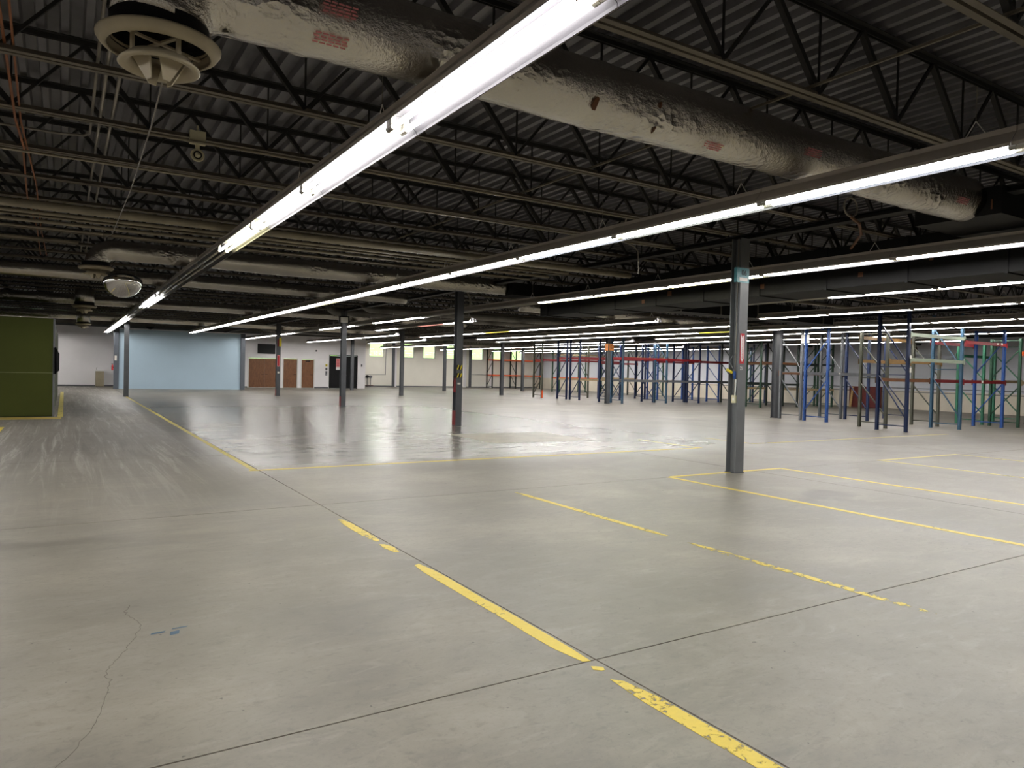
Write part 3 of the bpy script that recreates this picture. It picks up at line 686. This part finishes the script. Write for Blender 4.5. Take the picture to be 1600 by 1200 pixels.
b = MB(); b.lathe([(.37*math.cos(k*PI/2/10), -.31*math.sin(k*PI/2/10)) for k in range(10)]+[(.004, -.31)], 36); obj('mirror_dome', b, 'mirror', m_, (0, 0, 0), (-.42, 0, 0), smooth=True)
b = MB(); b.lathe([(.365, .02), (.385, .012), (.385, -.02), (.368, -.022)], 36); obj('rim', b, 'black', m_, (0, 0, 0), (-.42, 0, 0), smooth=True)
b = MB(); b.lathe([(.002, .03), (.37, .015)], 36); obj('back_plate', b, 'black', m_, (0, 0, 0), (-.42, 0, 0))
for sx in (-.25, .25):
    b = MB(); b.tube([(sx, .0, .0), (sx, 0, JZ0-3.36+.01)], .006, 5); obj('hanger', b, 'wire', m_)
# exit sign / small devices under the ceiling
for (x, y, z, lab) in ((9.6, 26.9, 3.35, 'small pale box in a black bracket hanging by the third column'),):
    if 'box' in lab:
        e = thing('ceiling_box', lab, 'box', (x-.5, y, z)); b = MB(); b.box(-.15, -.03, 0.02, .15, .03, .22); obj('box_body', b, 'tag', e); b = MB(); b.box(-.20, -.035, 0, -.15, .035, .27).box(.15, -.035, 0, .20, .035, .27).box(-.15, -.035, .22, .15, .035, .27); obj('bracket', b, 'black', e)
        b = MB(); b.tube([(0, 0, .24), (0, 0, 4.09-z)], .012, 6); obj('stem', b, 'girder', e)
b = MB(); b.tube([(5.0, YB-.05, 4.25), (5.0, YB+.05, 4.25)], .28, 20); tag(obj('wall_fan', b, 'black'), 'dark round fan opening in the grey upper wall', 'vent')

# ------------------------------------------------------------------ things on the columns
def board(name, label, cat, x, y, z0, z1, wd, mat, frame=None):
    t = thing(name, label, cat, (x, y, z0)); b = MB(); b.box(-wd/2, -.004, 0, wd/2, 0, z1-z0); obj('sign_plate', b, mat, t); return t
FY = 8.38-.1025
s = board('aisle_sign', 'square teal sign high on the nearer tall column', 'sign', 9.705, FY-.004, 3.225, 3.475, .30, 'teal')
text('06', .13, 'black', 'lettering', s, (.02, -.006, .165), (PI/2, 0, 0)); b = MB(); b.box(-.09, -.006, .03, .11, -.0045, .085); obj('white_panel', b, 'sign_white', s)
b = MB(); b.box(-.15, -.0, 0, -.146, .06, .25); obj('side_flap', b, 'teal', s)
s = board('extinguisher_sign', 'tall red fire extinguisher arrow sign on the nearer column', 'sign', 9.735, FY-.003, 1.86, 2.37, .105, 'red')
b = MB(); b.box(-.034, -.0055, .085, .034, -.0042, .43); b.add([(-.034, -.0055, .085), (.034, -.0055, .085), (0, -.0055, .03), (-.034, -.0042, .085), (.034, -.0042, .085), (0, -.0042, .03)], [(0, 2, 1), (3, 4, 5), (0, 1, 4, 3), (1, 2, 5, 4), (2, 0, 3, 5)]); obj('white_arrow', b, 'sign_white', s)
text('FIRE EXTINGUISHER', .042, 'red', 'lettering', s, (0, -.0068, .26), (PI/2, PI/2, 0))
b = MB()
for sx in (-1, 1): b.add([(sx*.034, -.0055, .49), (sx*.034, -.0055, .43), (0, -.0055, .43), (sx*.034, -.0042, .49), (sx*.034, -.0042, .43), (0, -.0042, .43)], [(0, 1, 2), (5, 4, 3), (0, 3, 4, 1), (1, 4, 5, 2), (2, 5, 3, 0)])
obj('arrow_tail', b, 'sign_white', s)
nl = thing('column_number', 'small white painted number 21 on the nearer tall column', 'sign', (9.74, FY-.0022, 1.78)); text('21', .085, 'sign_white', 'lettering', nl, (0, -.001, 0), (PI/2, 0, 0))
bx = thing('outlet_box', 'cream switch box with conduit in the web of the nearer column', 'outlet', (9.70, 8.36, 1.19))
b = MB(); b.box(-.045, -.045, 0, 0, .045, .13); obj('box_body', b, 'cream', bx); b = MB(); b.box(-.049, -.018, .04, -.045, .018, .09); obj('switch_plate', b, 'white_plastic', bx)
b = MB(); b.tube([(-.02, 0, .13), (-.02, 0, 2.78)], .011, 8); obj('conduit_riser', b, 'conduit', bx)
b = MB(); b.tube([(-.03, -.02, .13), (-.03, -.03, .40)], .012, 8); obj('cord_grip', b, 'sign_white', bx)
pg = thing('hanging_plug', 'blue twist-lock plug with yellow cap hanging on the nearer column', 'plug', (9.638, 8.335, 1.60))
b = MB(); b.tube([(0, 0, 0), (0, 0, .13)], .026, 10); obj('plug_body', b, 'blue', pg, smooth=True); b = MB(); b.tube([(-.03, .02, .10), (-.085, .10, .16)], .024, 10); obj('yellow_cap', b, 'hazard', pg, smooth=True)
b = MB(); b.tube([(0, 0, .13), (-.02, .05, .22), (-.03, .09, .30), (0, .06, .38), (.03, .02, .42)], .008, 6); obj('plug_cord', b, 'rackgrey', pg)
# column 2
for z in (1.42, 1.66):
    h = thing('hazard_label', f'yellow and black hazard label on the second column, {"lower" if z < 1.5 else "upper"} one', 'label', (9.93, 18.98-.1025, z), 'hazard labels on the second column')
    b = MB(); b.box(-.10, -.004, 0, .10, 0, .13); obj('label_plate', b, 'black', h)
    for k in (-1, 0): b = MB(); b.add([(k*.1+.01, -.006, .0), (k*.1+.05, -.006, .0), (k*.1+.09, -.006, .13), (k*.1+.05, -.006, .13), (k*.1+.01, -.004, 0), (k*.1+.05, -.004, 0), (k*.1+.09, -.004, .13), (k*.1+.05, -.004, .13)], [(0, 1, 2, 3), (7, 6, 5, 4), (0, 4, 5, 1), (1, 5, 6, 2), (2, 6, 7, 3), (3, 7, 4, 0)]); obj('stripe', b, 'hazard', h)
b = MB(); b.box(-.08, -.006, 0, .02, 0, .05); tag(obj('paper_tag', b, 'tag', loc=(9.95, 18.8775, 1.22)), 'white paper tag on the hazard-striped column', 'tag')
def foot_paint(x, y, h, label):
    b = MB(); b.box(-.006, -.1035, .012, 0, .1035, h); tag(obj('foot_guard', b, 'darkred', loc=(x-.1025, y, 0)), label, 'guard')
foot_paint(9.93, 18.98, .44, 'dark red guard at the foot of the hazard-striped column')
foot_paint(9.81, 29.0, .45, 'dark red guard at the foot of the third column')
foot_paint(9.97, 40.35, .40, 'dark red guard at the foot of the fourth column')
ex = thing('wall_extinguisher', 'dark red fire extinguisher hung beside the hazard-striped column', 'extinguisher', (9.81, 18.92, .98)); b = MB(); b.lathe([(.001, 0), (.04, .0), (.045, .03), (.045, .33), (.02, .40), (.018, .44), (.001, .45)], 14); obj('cylinder_body', b, 'darkred', ex, smooth=True); b = MB(); b.box(-.05, -.012, .44, .03, .012, .47); obj('handle', b, 'black', ex); b = MB(); b.tube([(-.03, 0, .44), (-.06, 0, .3), (-.055, 0, .15)], .01, 6); obj('hose', b, 'black', ex)
# column 4
s = board('extinguisher_sign', 'small red extinguisher sign on the fourth column', 'sign', 9.96, 40.35-.1045, 1.62, 2.24, .13, 'sign_pink'); b = MB(); b.box(-.04, -.006, .04, .04, -.0045, .58); obj('red_panel', b, 'red', s)
s = board('safety_sign', 'yellow sign sticking out high on the fourth column', 'sign', 10.05, 40.35-.106, 2.72, 3.2, .12, 'hazard'); b = MB(); b.box(-.16, 0, 0, -.061, .004, .40); obj('red_panel', b, 'darkred', s)
s = board('safety_tag', 'round white tag low on the fourth column', 'tag', 9.97, 40.35-.106, 1.24, 1.34, .10, 'tag')
# column E orange signs
s = board('aisle_sign', 'orange aisle sign facing front on the grey column', 'sign', 25.62, 30.9-.1065, 2.93, 3.31, .34, 'sign_orange'); text('C', .24, 'darkred', 'lettering', s, (0, -.006, .19), (PI/2, 0, 0))
t = thing('aisle_sign', 'orange aisle sign facing sideways on the grey column', 'sign', (25.49-.107, 30.9, 2.93)); b = MB(); b.box(-.004, -.12, 0, 0, .17, .38); obj('sign_plate', b, 'sign_orange', t)

# ------------------------------------------------------------------ things on the rear walls
tv = thing('television', 'black flat television above the brown double door', 'television', (12.83, YB-.09, 2.55)); b = MB(); b.box(-.64, -.03, 0, .64, .04, .73); obj('tv_case', b, 'black', tv); b = MB(); b.box(-.62, -.034, .025, .62, -.03, .705); sc_ = obj('screen', b, paint('tv_glass', (.005, .005, .006, 1), .35, spec=.2), tv); b = MB(); b.box(-.1, .04, .25, .1, .09, .45); obj('wall_bracket', b, 'black', tv)
s = board('door_notice', 'white and pink notice on the black double door', 'sign', 18.36, YB+.028, 1.46, 2.36, .30, 'sign_white'); b = MB(); b.box(-.15, -.007, .22, .15, -.0045, .88); obj('red_print_panel', b, 'sign_pink', s)
b = MB()
for k in range(7): b.box(-.11, -.009, .28+k*.085, .11, -.007, .315+k*.085)
o = obj('print_lines', b, 'red', s); o['kind'] = 'stuff'
for z, mt, lab in ((1.70, 'hazard', 'yellow and black wall button box beside the black double door, top one'), (1.42, 'black', 'grey wall control box beside the black double door, middle one'), (1.0, 'rackgrey', 'narrow grey handset beside the black double door, bottom one')):
    p = thing('control_box', lab, 'switch', (17.42, YB, z)); b = MB(); b.box(-.07, -.05, 0, .07, 0, .18 if mt != 'rackgrey' else .34); obj('box_body', b, mt, p); b = MB(); b.tube([(0, -.05, .09), (0, -.065, .09)], .035, 10); obj('button', b, 'black' if mt == 'hazard' else 'steel', p)
p = thing('control_box', 'small dark switch past the black double door', 'switch', (20.3, YB, 1.75)); b = MB(); b.box(-.05, -.04, 0, .05, 0, .2); obj('box_body', b, 'rackgrey', p); b = MB(); b.box(-.02, -.05, .07, .02, -.04, .13); obj('button', b, 'black', p)
p = thing('wall_sensor', 'small round grey sensor above the narrow brown door', 'sensor', (16.6, YB, 2.9)); b = MB(); b.tube([(0, 0, 0), (0, -.05, 0)], .07, 12); obj('sensor_body', b, 'rackgrey', p); b = MB(); b.tube([(0, -.05, 0), (0, -.06, 0)], .03, 10); obj('lens', b, 'black', p)
df = thing('drinking_fountain', 'beige drinking fountain with white top against the white wall', 'fountain', (2.0, 55.2, 0)); b = MB(); b.box(-.24, -.16, .02, .24, .29, 1.02); obj('cabinet', b, 'diffuser', df); b = MB(); b.box(-.22, -.18, 1.02, .2, .28, 1.10); obj('basin_top', b, 'sign_white', df); b = MB(); b.tube([(-.2, 0, 1.10), (-.2, 0, 1.26), (-.13, 0, 1.28)], .012, 6); obj('spout', b, 'steel', df); b = MB(); b.box(-.22, -.14, 0, .22, .27, .02); obj('plinth', b, 'black', df)
fe = thing('fire_extinguisher', 'red fire extinguisher on the white wall beside the blue partition', 'extinguisher', (2.49, 50.34, 1.15)); b = MB(); b.lathe([(.001, 0), (.045, 0), (.05, .02), (.05, .28), (.02, .33), (.02, .36), (.001, .37)], 14); obj('cylinder_body', b, 'red', fe, smooth=True); b = MB(); b.box(-.06, -.015, .36, .04, .015, .40); obj('handle', b, 'black', fe); b = MB(); b.box(.048, -.02, .14, .07, .02, .2); obj('bracket', b, 'black', fe)
b = MB(); b.box(-.06, -.01, 0, .06, 0, .3); tag(obj('small_notice', b, 'tag', loc=(2.66, 50.30, 1.75)), 'small pale notice on the slate post above the extinguisher', 'sign')
# utility stand by the corner: meters and pipes
us = thing('utility_meter', 'cluster of grey meters and pipes standing at the corner by the first window', 'meter', (22.9, 61.3, 0))
for k, (x, z, r) in enumerate(((-.25, .85, .14), (.08, .9, .13), (.38, .88, .12))):
    b = MB(); b.tube([(x, -.1, z), (x, .12, z)], r, 14); obj('meter_body', b, 'rackgrey' if k != 1 else 'black', us)
    b = MB(); b.tube([(x, 0, 0), (x, 0, z)], .035, 8); obj('riser_pipe', b, 'column', us)
b = MB(); b.box(-.45, -.06, .10, .62, .06, .15); obj('foot_rail', b, 'brownbeam', us)
b = MB(); b.tube([(22.3, YW-.03, 4.3), (22.3, YW-.03, 1.06), (24.85, YW-.03, 1.10), (24.85, YW-.03, 4.3)], .022, 6); tag(obj('wall_conduit', b, 'column'), 'conduit loop framing the first high window', 'pipe')
b = MB(); b.tube([(33.55, YW-.03, 4.3), (33.55, YW-.03, 1.28), (36.2, YW-.03, 1.24)], .022, 6); tag(obj('wall_conduit', b, 'column'), 'conduit dropping beside the fifth high window', 'pipe')
b = MB(); b.tube([(XR-.05, 5, 1.22), (XR-.05, 40, 1.22)], .025, 6); tag(obj('wall_conduit', b, 'rackgrey'), 'long conduit along the side wall behind the racks, upper one', 'pipe')
b = MB(); b.tube([(XR-.05, 5, 1.0), (XR-.05, 40, 1.0)], .02, 6); tag(obj('wall_conduit', b, 'rackgrey'), 'long conduit along the side wall behind the racks, lower one', 'pipe')
mb_ = thing('maroon_crate', 'maroon board crate against the side wall behind the blue racks', 'crate', (40.9, 25.4, 0))
b = MB(); b.box(-.25, -.85, .0, .3, .85, 1.25); obj('crate_body', b, 'maroon', mb_)
b = MB(); b.box(-.29, -.85, 1.17, -.25, .85, 1.25).box(-.29, -.85, 0, -.25, .85, .08).box(-.29, -.85, .08, -.25, -.77, 1.17).box(-.29, .77, .08, -.25, .85, 1.17); obj('crate_frame', b, 'maroon', mb_)
b = MB(); b.bar((40.42, 26.05, 0.0), (40.57, 26.0, 1.22), .06, .12); wd_ = obj('wood_batten', b, 'woodpale'); tag(wd_, 'pale wood batten leaning on the maroon crate', 'plank')
wd_.location = (0, 0, 0)
for y in (22.5, 29.5, 15.2):
    hd = thing('unit_heater', f'dark star shaped fan heater high on the side wall, {"beside the pale blue rack" if y == 15.2 else "second" if y == 22.5 else "third"}', 'heater', (40.75, y, 3.75))
    for k in range(6):
        b = MB(); b.bar((0, .04*math.cos(k*PI/3), .04*math.sin(k*PI/3)), (-.10, .42*math.cos(k*PI/3), .42*math.sin(k*PI/3)), .16, .02); obj('blade', b, 'rackgrey' if k % 2 else 'black', hd)
    b = MB(); b.tube([(.642, 0, 0), (-.08, 0, 0)], .08, 10); obj('hub', b, 'black', hd)
b = MB(); b.box(29.8, 17.2, 3.72, 29.84, 17.65, 4.02); t = thing('hanging_sign', 'grey three-line sign hanging above the tall navy rack', 'sign', (29.8, 17.4, 3.66))
b = MB(); b.box(-.30, -.01, 0, .30, .01, .36); obj('sign_plate', b, 'tag', t, rot=(0, 0, -.5))
for k in range(3): b = MB(); b.box(-.24, -.013, .07+k*.09, .24, -.0105, .11+k*.09); obj('print_line', b, 'rackgrey', t, rot=(0, 0, -.5))
for sx in (-.22, .22): b = MB(); b.tube([(sx*.87, -sx*.47, .36), (sx*.87, -sx*.47, 4.09-3.66)], .006, 5); obj('hanger', b, 'wire', t)

# ------------------------------------------------------------------ pallet racks
post_cache = {}
def post_mesh(h, flip):
    k = (h, flip)
    if k not in post_cache:
        b = MB(); s = -1 if flip else 1; w_, dp, t = .100, .085, .005
        b.box(-w_/2, min(0, s*t), .008, w_/2, max(0, s*t), h)
        b.box(-w_/2, min(s*t, s*dp), .008, -w_/2+t, max(s*t, s*dp), h).box(w_/2-t, min(s*t, s*dp), .008, w_/2, max(s*t, s*dp), h)
        b.box(-.06, min(-s*.01, s*.08), 0, .06, max(-s*.01, s*.08), .008)
        post_cache[k] = b.mesh('post')
    m = post_cache[k].copy(); return m
def rack(name, label, ya, yb, frames, beams, group='pallet racks', tags_=()):
    x0 = frames[0][0]; t = thing(name, label, 'rack', (x0, ya, 0), group); D = yb-ya
    for fi, fr in enumerate(frames):
        x, col, h = fr[:3]; braces = fr[3] if len(fr) > 3 else 'zig'; dx = x-x0
        obj('post', post_mesh(h, False), col, t, (dx, 0, 0)); obj('post', post_mesh(h, True), col, t, (dx, D, 0))
        y0, y1 = .05, D-.05; z = .18; k = 0; bar = lambda p, q, m=col: obj('brace', MB().bar((dx, p[0], p[1]), (dx, q[0], q[1]), .034, .042, (1, 0, 0)), m, t)
        bar((y0, z), (y1, z)); bar((y0, h-.06), (y1, h-.06))
        if braces == 'zig':
            n = max(2, round((h-.4)/1.25)); st = (h-.35)/n
            for k in range(n): a = z+.05+k*st; bar((y0, a), (y1, a+st*.92)) if fi % 2 else bar((y1, a), (y0, a+st*.92))
        elif braces == 'up':      # one-way braces
            n = 2; st = (h-.5)/n
            for k in range(n): a = .42+k*st; bar((y0, a+st*.78), (y1, a))
        elif braces == 'down':
            n = 2; st = (h-.5)/n
            for k in range(n): a = .42+k*st; bar((y1, a+st*.78), (y0, a))
            bar((y0, h*.52), (y1, h*.52))
    for (i, z, side, col) in beams:
        xa, xb = frames[i][0]-x0+.04, frames[i+1][0]-x0-.04
        for sd in side:
            y = -.022 if sd == 'f' else D+.022
            b = MB(); b.box(xa, y-.021, z-.055, xb, y+.021, z+.055); b.box(xa-.075, y-.026, z-.11, xa+.004, y-.021 if sd == 'f' else y+.026, z+.09) if sd == 'f' else b.box(xa-.075, y+.021, z-.11, xa+.004, y+.026, z+.09)
            if sd == 'f': b.box(xb-.004, y-.026, z-.11, xb+.075, y-.021, z+.09)
            else: b.box(xb-.004, y+.021, z-.11, xb+.075, y+.026, z+.09)
            obj('beam', b, col, t)
    for (dx, z, h_) in tags_:
        b = MB(); b.box(dx-.05, -.05, z, dx+.05, -.044, z+h_); o = obj('tag_label', b, 'tag', t); o['label'] = 'white paper tag'
    return t
rack('pallet_rack', 'bright blue pallet rack with one grey beam level beside the grey column', 16.75, 17.80, [(24.58, 'blue', 3.58, 'up'), (27.22, 'navy', 3.62, 'down'), (30.0, 'navy', 3.62, 'down')], [(0, 1.84, 'fb', 'rackgrey'), (1, 1.84, 'b', 'rackgrey')], tags_=((.6, 1.83, .05), (2.0, 1.83, .05)))
cd_ = thing('rack_card', 'white card sign on the bright blue rack post', 'sign', (24.58, 17.90, 3.06)); b = MB(); b.box(-.006, -.18, 0, 0, .18, .32); obj('card_plate', b, 'sign_white', cd_); cd_.location = (24.541, 17.78, 3.02)
rack('pallet_rack', 'grey pallet rack with brown beam back to back with the bright blue rack', 17.92, 18.97, [(24.62, 'rackgrey', 3.62, 'down'), (27.22, 'column', 3.6, 'down')], [(0, 1.84, 'fb', 'brownbeam')])
rack('pallet_rack', 'tall navy pallet rack with mint grey beams and worn red beams', 12.75, 13.80, [(22.86, 'navy', 4.02, 'down'), (26.17, 'steelblue', 3.98, 'down'), (29.15, 'blue', 3.58, 'up')],
     [(0, 3.12, 'f', 'mint'), (0, 2.32, 'f', 'mint'), (0, 1.66, 'b', 'brownbeam'), (1, 3.02, 'fb', 'beam_red'), (1, 1.66, 'fb', 'darkred')], tags_=((0, 1.9, .16), (0, 2.35, .1), (5.6, 3.0, .08), (5.9, 3.0, .08), (4.6, 1.63, .08)))
rack('pallet_rack', 'grey green pallet rack with mustard beams behind the tall navy rack', 13.92, 14.95, [(23.7, 'greygreen', 3.30, 'down'), (27.0, 'greygreen', 3.30, 'down'), (30.25, 'teal_green', 3.2, 'down'), (33.2, 'teal_green', 3.2, 'down')],
     [(0, 3.12, 'b', 'mustard'), (0, 2.30, 'fb', 'mustard'), (1, 2.6, 'b', 'rackgrey'), (2, 2.7, 'b', 'teal_green'), (2, 1.7, 'f', 'racktan')])
rack('pallet_rack', 'bright green pallet rack with orange beams past the tall navy rack', 12.6, 13.65, [(30.05, 'green', 3.3, 'up'), (33.0, 'darkgreen', 3.3, 'down'), (36, 'darkgreen', 3.3)], [(0, 1.66, 'f', 'racktan'), (0, 2.75, 'f', 'orange'), (1, 1.2, 'f', 'orange')])
rack('pallet_rack', 'dark green pallet rack with brown beams near the maroon crate', 25.95, 27.0, [(32.15, 'green', 3.8), (35.3, 'darkgreen', 3.75), (38.5, 'green', 3.7)], [(0, 2.45, 'fb', 'brownbeam'), (0, 1.28, 'fb', 'darkgreen'), (1, 2.45, 'fb', 'darkgreen'), (1, 1.0, 'fb', 'racktan')])
rack('pallet_rack', 'dark green pallet rack back to back near the maroon crate', 27.12, 28.15, [(32.2, 'darkgreen', 3.75), (35.3, 'darkgreen', 3.75), (38.5, 'green', 3.7)], [(0, 2.45, 'b', 'racktan'), (1, 2.45, 'b', 'darkgreen'), (0, 1.0, 'b', 'racktan')])
rack('pallet_rack', 'long steel blue pallet rack with bright red beams and grey lower beams', 30.65, 31.70, [(26.4, 'steelblue', 3.82), (29.72, 'steelblue', 3.82), (32.4, 'navy', 3.82), (35.4, 'darkgreen', 3.8), (38.4, 'navy', 3.8)],
     [(0, 2.55, 'fb', 'beam_red'), (0, 1.28, 'fb', 'rackgrey'), (1, 2.55, 'fb', 'beam_red'), (1, 1.28, 'fb', 'rackgrey'), (2, 2.5, 'fb', 'darkred'), (2, 1.28, 'fb', 'column'), (3, 2.5, 'fb', 'darkred'), (3, 1.28, 'fb', 'darkgreen')])
rack('pallet_rack', 'navy pallet rack back to back with the bright red beams', 31.82, 32.90, [(26.5, 'navy', 3.78), (29.8, 'navy', 3.78), (32.4, 'navy', 3.78), (35.4, 'blue', 3.6), (38.4, 'steelblue', 3.6)],
     [(0, 2.55, 'b', 'darkred'), (0, 1.28, 'b', 'racktan'), (1, 2.55, 'b', 'darkred'), (1, 1.28, 'b', 'racktan'), (2, 1.28, 'b', 'rackgrey'), (3, 1.28, 'b', 'rackgrey')])
rack('pallet_rack', 'blue pallet rack with dark red and tan beams before the orange rack', 34.85, 35.9, [(26.6, 'navy', 3.85), (29.8, 'navy', 3.8), (33.0, 'blue', 3.7), (36.2, 'blue', 3.6)], [(0, 2.58, 'fb', 'darkred'), (0, 1.25, 'fb', 'racktan'), (1, 2.58, 'fb', 'darkred'), (1, 1.25, 'fb', 'racktan'), (2, 2.5, 'f', 'darkred')])
rack('pallet_rack', 'navy pallet rack behind the blue rack with tan beams', 36.05, 37.1, [(26.5, 'navy', 3.9), (29.8, 'navy', 3.8), (33.0, 'navy', 3.7)], [(0, 2.58, 'b', 'darkred'), (0, 1.25, 'b', 'racktan'), (1, 1.25, 'b', 'racktan')])
rk = rack('pallet_rack', 'grey green pallet rack with one dark red beam and orange foot guard', 38.1, 39.15, [(26.05, 'greygreen', 4.0), (29.78, 'greygreen', 3.9), (32.7, 'greygreen', 3.9)], [(0, 2.45, 'fb', 'darkred'), (1, 2.45, 'f', 'darkred')])
b = MB(); b.box(-.05, -.02, 0, .05, -.012, .5); o = obj('foot_guard', b, 'orange', rk); o['label'] = 'orange foot guard'
rack('pallet_rack', 'bright orange beamed pallet rack along the window wall', 60.2, 61.35, [(35.3, 'darkgreen', 4.0), (38.0, 'darkgreen', 4.0), (40.9, 'darkgreen', 4.0)], [(0, 1.25, 'fb', 'orange'), (0, 2.75, 'fb', 'orange'), (0, 3.9, 'fb', 'orange'), (1, 1.25, 'fb', 'orange'), (1, 2.75, 'fb', 'orange'), (1, 3.9, 'fb', 'orange')])
rack('pallet_rack', 'green pallet rack with orange beams along the side wall by the windows', 49.5, 50.6, [(35.6, 'green', 3.9), (38.4, 'green', 3.9), (41.0, 'green', 3.9)], [(0, 1.2, 'fb', 'orange'), (1, 1.2, 'f', 'orange'), (0, 3.2, 'fb', 'racktan'), (1, 3.2, 'f', 'racktan'), (0, 2.7, 'f', 'orange')])
rack('pallet_rack', 'dark green pallet rack with tan beams deep by the side wall', 42.5, 43.6, [(35.2, 'darkgreen', 3.8), (38.0, 'darkgreen', 3.8), (40.8, 'green', 3.8)], [(0, 2.45, 'fb', 'darkred'), (1, 3.0, 'fb', 'racktan'), (0, 1.3, 'fb', 'racktan')])

# ------------------------------------------------------------------ yellow floor lines (worn paint a hair above the slabs)
def line(pts, label, mat, name='floor_line', z=.0022):
    b = MB(); n = len(pts); b.add([(x, y, z) for x, y in pts]+[(x, y, .0004) for x, y in pts], [tuple(range(n)), tuple(reversed(range(n, 2*n)))]+[((i+1) % n, i, n+i, n+(i+1) % n) for i in range(n)])
    return tag(obj(name, b, mat), label, 'floor marking', 'yellow floor lines')
def seg(x0, x1, y0, y1, label, mat, ragged=True):
    R_ = random.Random(int(x0*100+y0*10)); p = []; n = max(2, int((y1-y0)/.25)) if (y1-y0) > (x1-x0) else 1
    if ragged and n > 1:
        e = .25*(x1-x0)
        a = [(x0+R_.uniform(0, e*.4), y0+(y1-y0)*k/n) for k in range(n+1)]; c = [(x1-R_.uniform(0, e*.4), y0+(y1-y0)*k/n) for k in range(n, -1, -1)]
        p = [(a[0][0]+.03, a[0][1]+R_.uniform(0, .05))]+a[1:-1]+[(a[-1][0]+.02, a[-1][1]-R_.uniform(0, .05))]+[(c[0][0]-.03, c[0][1]-R_.uniform(0, .08))]+c[1:-1]+[(c[-1][0]-.02, c[-1][1]+R_.uniform(0, .06))]
        if (x1-x0) > 0: p = p[::-1]
    else: p = [(x0, y0), (x1, y0), (x1, y1), (x0, y1)]
    return line(p, label, mat)
LX = 2.475
seg(LX+.01, LX+.10, 11.55, 39.0, 'long yellow aisle line running away to the column before the blue partition', 'yel_pale', False)
seg(LX, LX+.105, 6.36, 7.52, 'flaked yellow dash on the aisle joint, first past the crossing line', 'yel_worn')
seg(LX, LX+.105, 5.92, 6.30, 'short flaked yellow dash on the aisle joint', 'yel_worn')
seg(LX-.01, LX+.10, 3.16, 5.50, 'long solid yellow dash on the aisle joint ending at the cross joint', 'yel_solid')
seg(LX+.01, LX+.09, 3.02, 3.13, 'small yellow scrap on the cross joint', 'yel_worn')
seg(LX-.01, LX+.10, 1.2, 2.94, 'worn yellow dash lowest in view on the aisle joint', 'yel_worn')
seg(2.45, 12.35, 11.52, 11.62, 'yellow cross line at the front edge of the polished bay', 'yel_solid', False)
seg(12.22, 12.32, 11.62, 13.6, 'faded yellow side line at the end of the polished bay', 'yel_pale', False)
seg(5.16, 5.25, 5.30, 8.20, 'flaky dashed yellow line mid floor, farther part', 'yel_worn')
seg(5.16, 5.25, 2.65, 5.05, 'flaky dashed yellow line mid floor, nearer part', 'yel_flaked')
seg(8.20, 8.30, -1.0, 8.42, 'solid yellow long side of the bay at the nearer column', 'yel_solid', False)
seg(8.30, 11.05, 8.36, 8.46, 'solid yellow short side of the bay at the nearer column', 'yel_solid', False)
seg(10.95, 11.05, -1.0, 8.36, 'solid yellow far side of the bay at the nearer column', 'yel_solid', False)
seg(14.10, 17.2, 8.38, 8.48, 'yellow short side of the second bay', 'yel_pale', False)
seg(14.10, 14.20, 0.0, 8.38, 'yellow near side of the second bay', 'yel_pale', False)
seg(17.1, 17.2, 0.0, 8.38, 'yellow far side of the second bay', 'yel_pale', False)
seg(14.40, 23.5, 11.78, 11.88, 'faded yellow cross line before the navy rack', 'yel_pale', False)
seg(14.36, 14.46, 11.78, 13.4, 'faded yellow side line behind the nearer column', 'yel_pale', False)
seg(-9, -.06, 23.85, 24.75, 'broad tan yellow strip before the olive green booth', 'yel_tape', False)
seg(-.16, -.02, 24.76, 45, 'yellow strip along the side of the olive green booth', 'yel_pale', False)
seg(-1.36, -1.22, 17.0, 21.2, 'yellow line end at the edge of the aisle', 'yel_solid', False)
b = MB(); b.add([(8.25, 13.95, .0015), (11.1, 13.85, .0015), (11.12, 16.25, .0015), (8.3, 16.35, .0015), (8.25, 13.95, .0002), (11.1, 13.85, .0002), (11.12, 16.25, .0002), (8.3, 16.35, .0002)], [(0, 1, 2, 3), (7, 6, 5, 4), (0, 4, 5, 1), (1, 5, 6, 2), (2, 6, 7, 3), (3, 7, 4, 0)])
o = obj('repair_patch', b, paint('dull_patch_concrete', (.33, .305, .235, 1), .38, vary=.2, scale=2.0, spec=.3), floor); o['label'] = 'dull tan square patch in the polished floor'
# hairline crack and blue paint specks
pts = [(.395, 5.42), (.36, 5.30), (.36, 5.20), (.42, 5.02), (.405, 4.88), (.33, 4.62), (.24, 4.42), (.195, 4.28), (.215, 4.18), (.20, 4.02), (.14, 3.75), (.08, 3.55), (-.03, 3.34), (-.07, 3.18)]
fine = []; rc = random.Random(3)
for (p, q) in zip(pts, pts[1:]):
    for k in range(5): fine.append((p[0]+(q[0]-p[0])*k/5+rc.uniform(-.012, .012), p[1]+(q[1]-p[1])*k/5))
pts = fine+[pts[-1]]
b = MB()
for (p, q) in zip(pts, pts[1:]): b.bar((p[0], p[1], .0006), (q[0], q[1], .0006), .0025, .001)
o = obj('hairline_crack', b, 'crack', floor); o['label'] = 'thin crack wandering across the slab'
for k, (x, y, a_, c_) in enumerate(((.455, 4.76, .075, .035), (.555, 4.70, .05, .07), (.575, 4.80, .085, .025))):
    b = MB(); b.add([(x, y, .0012), (x+a_, y+.006, .0012), (x+a_+.012, y+c_, .0012), (x+.008, y+c_*.8, .0012)], [(0, 1, 2, 3)]); obj('paint_speck', b, 'steelblue', floor)
print('fixtures', n_fix, 'objects', len(bpy.data.objects))
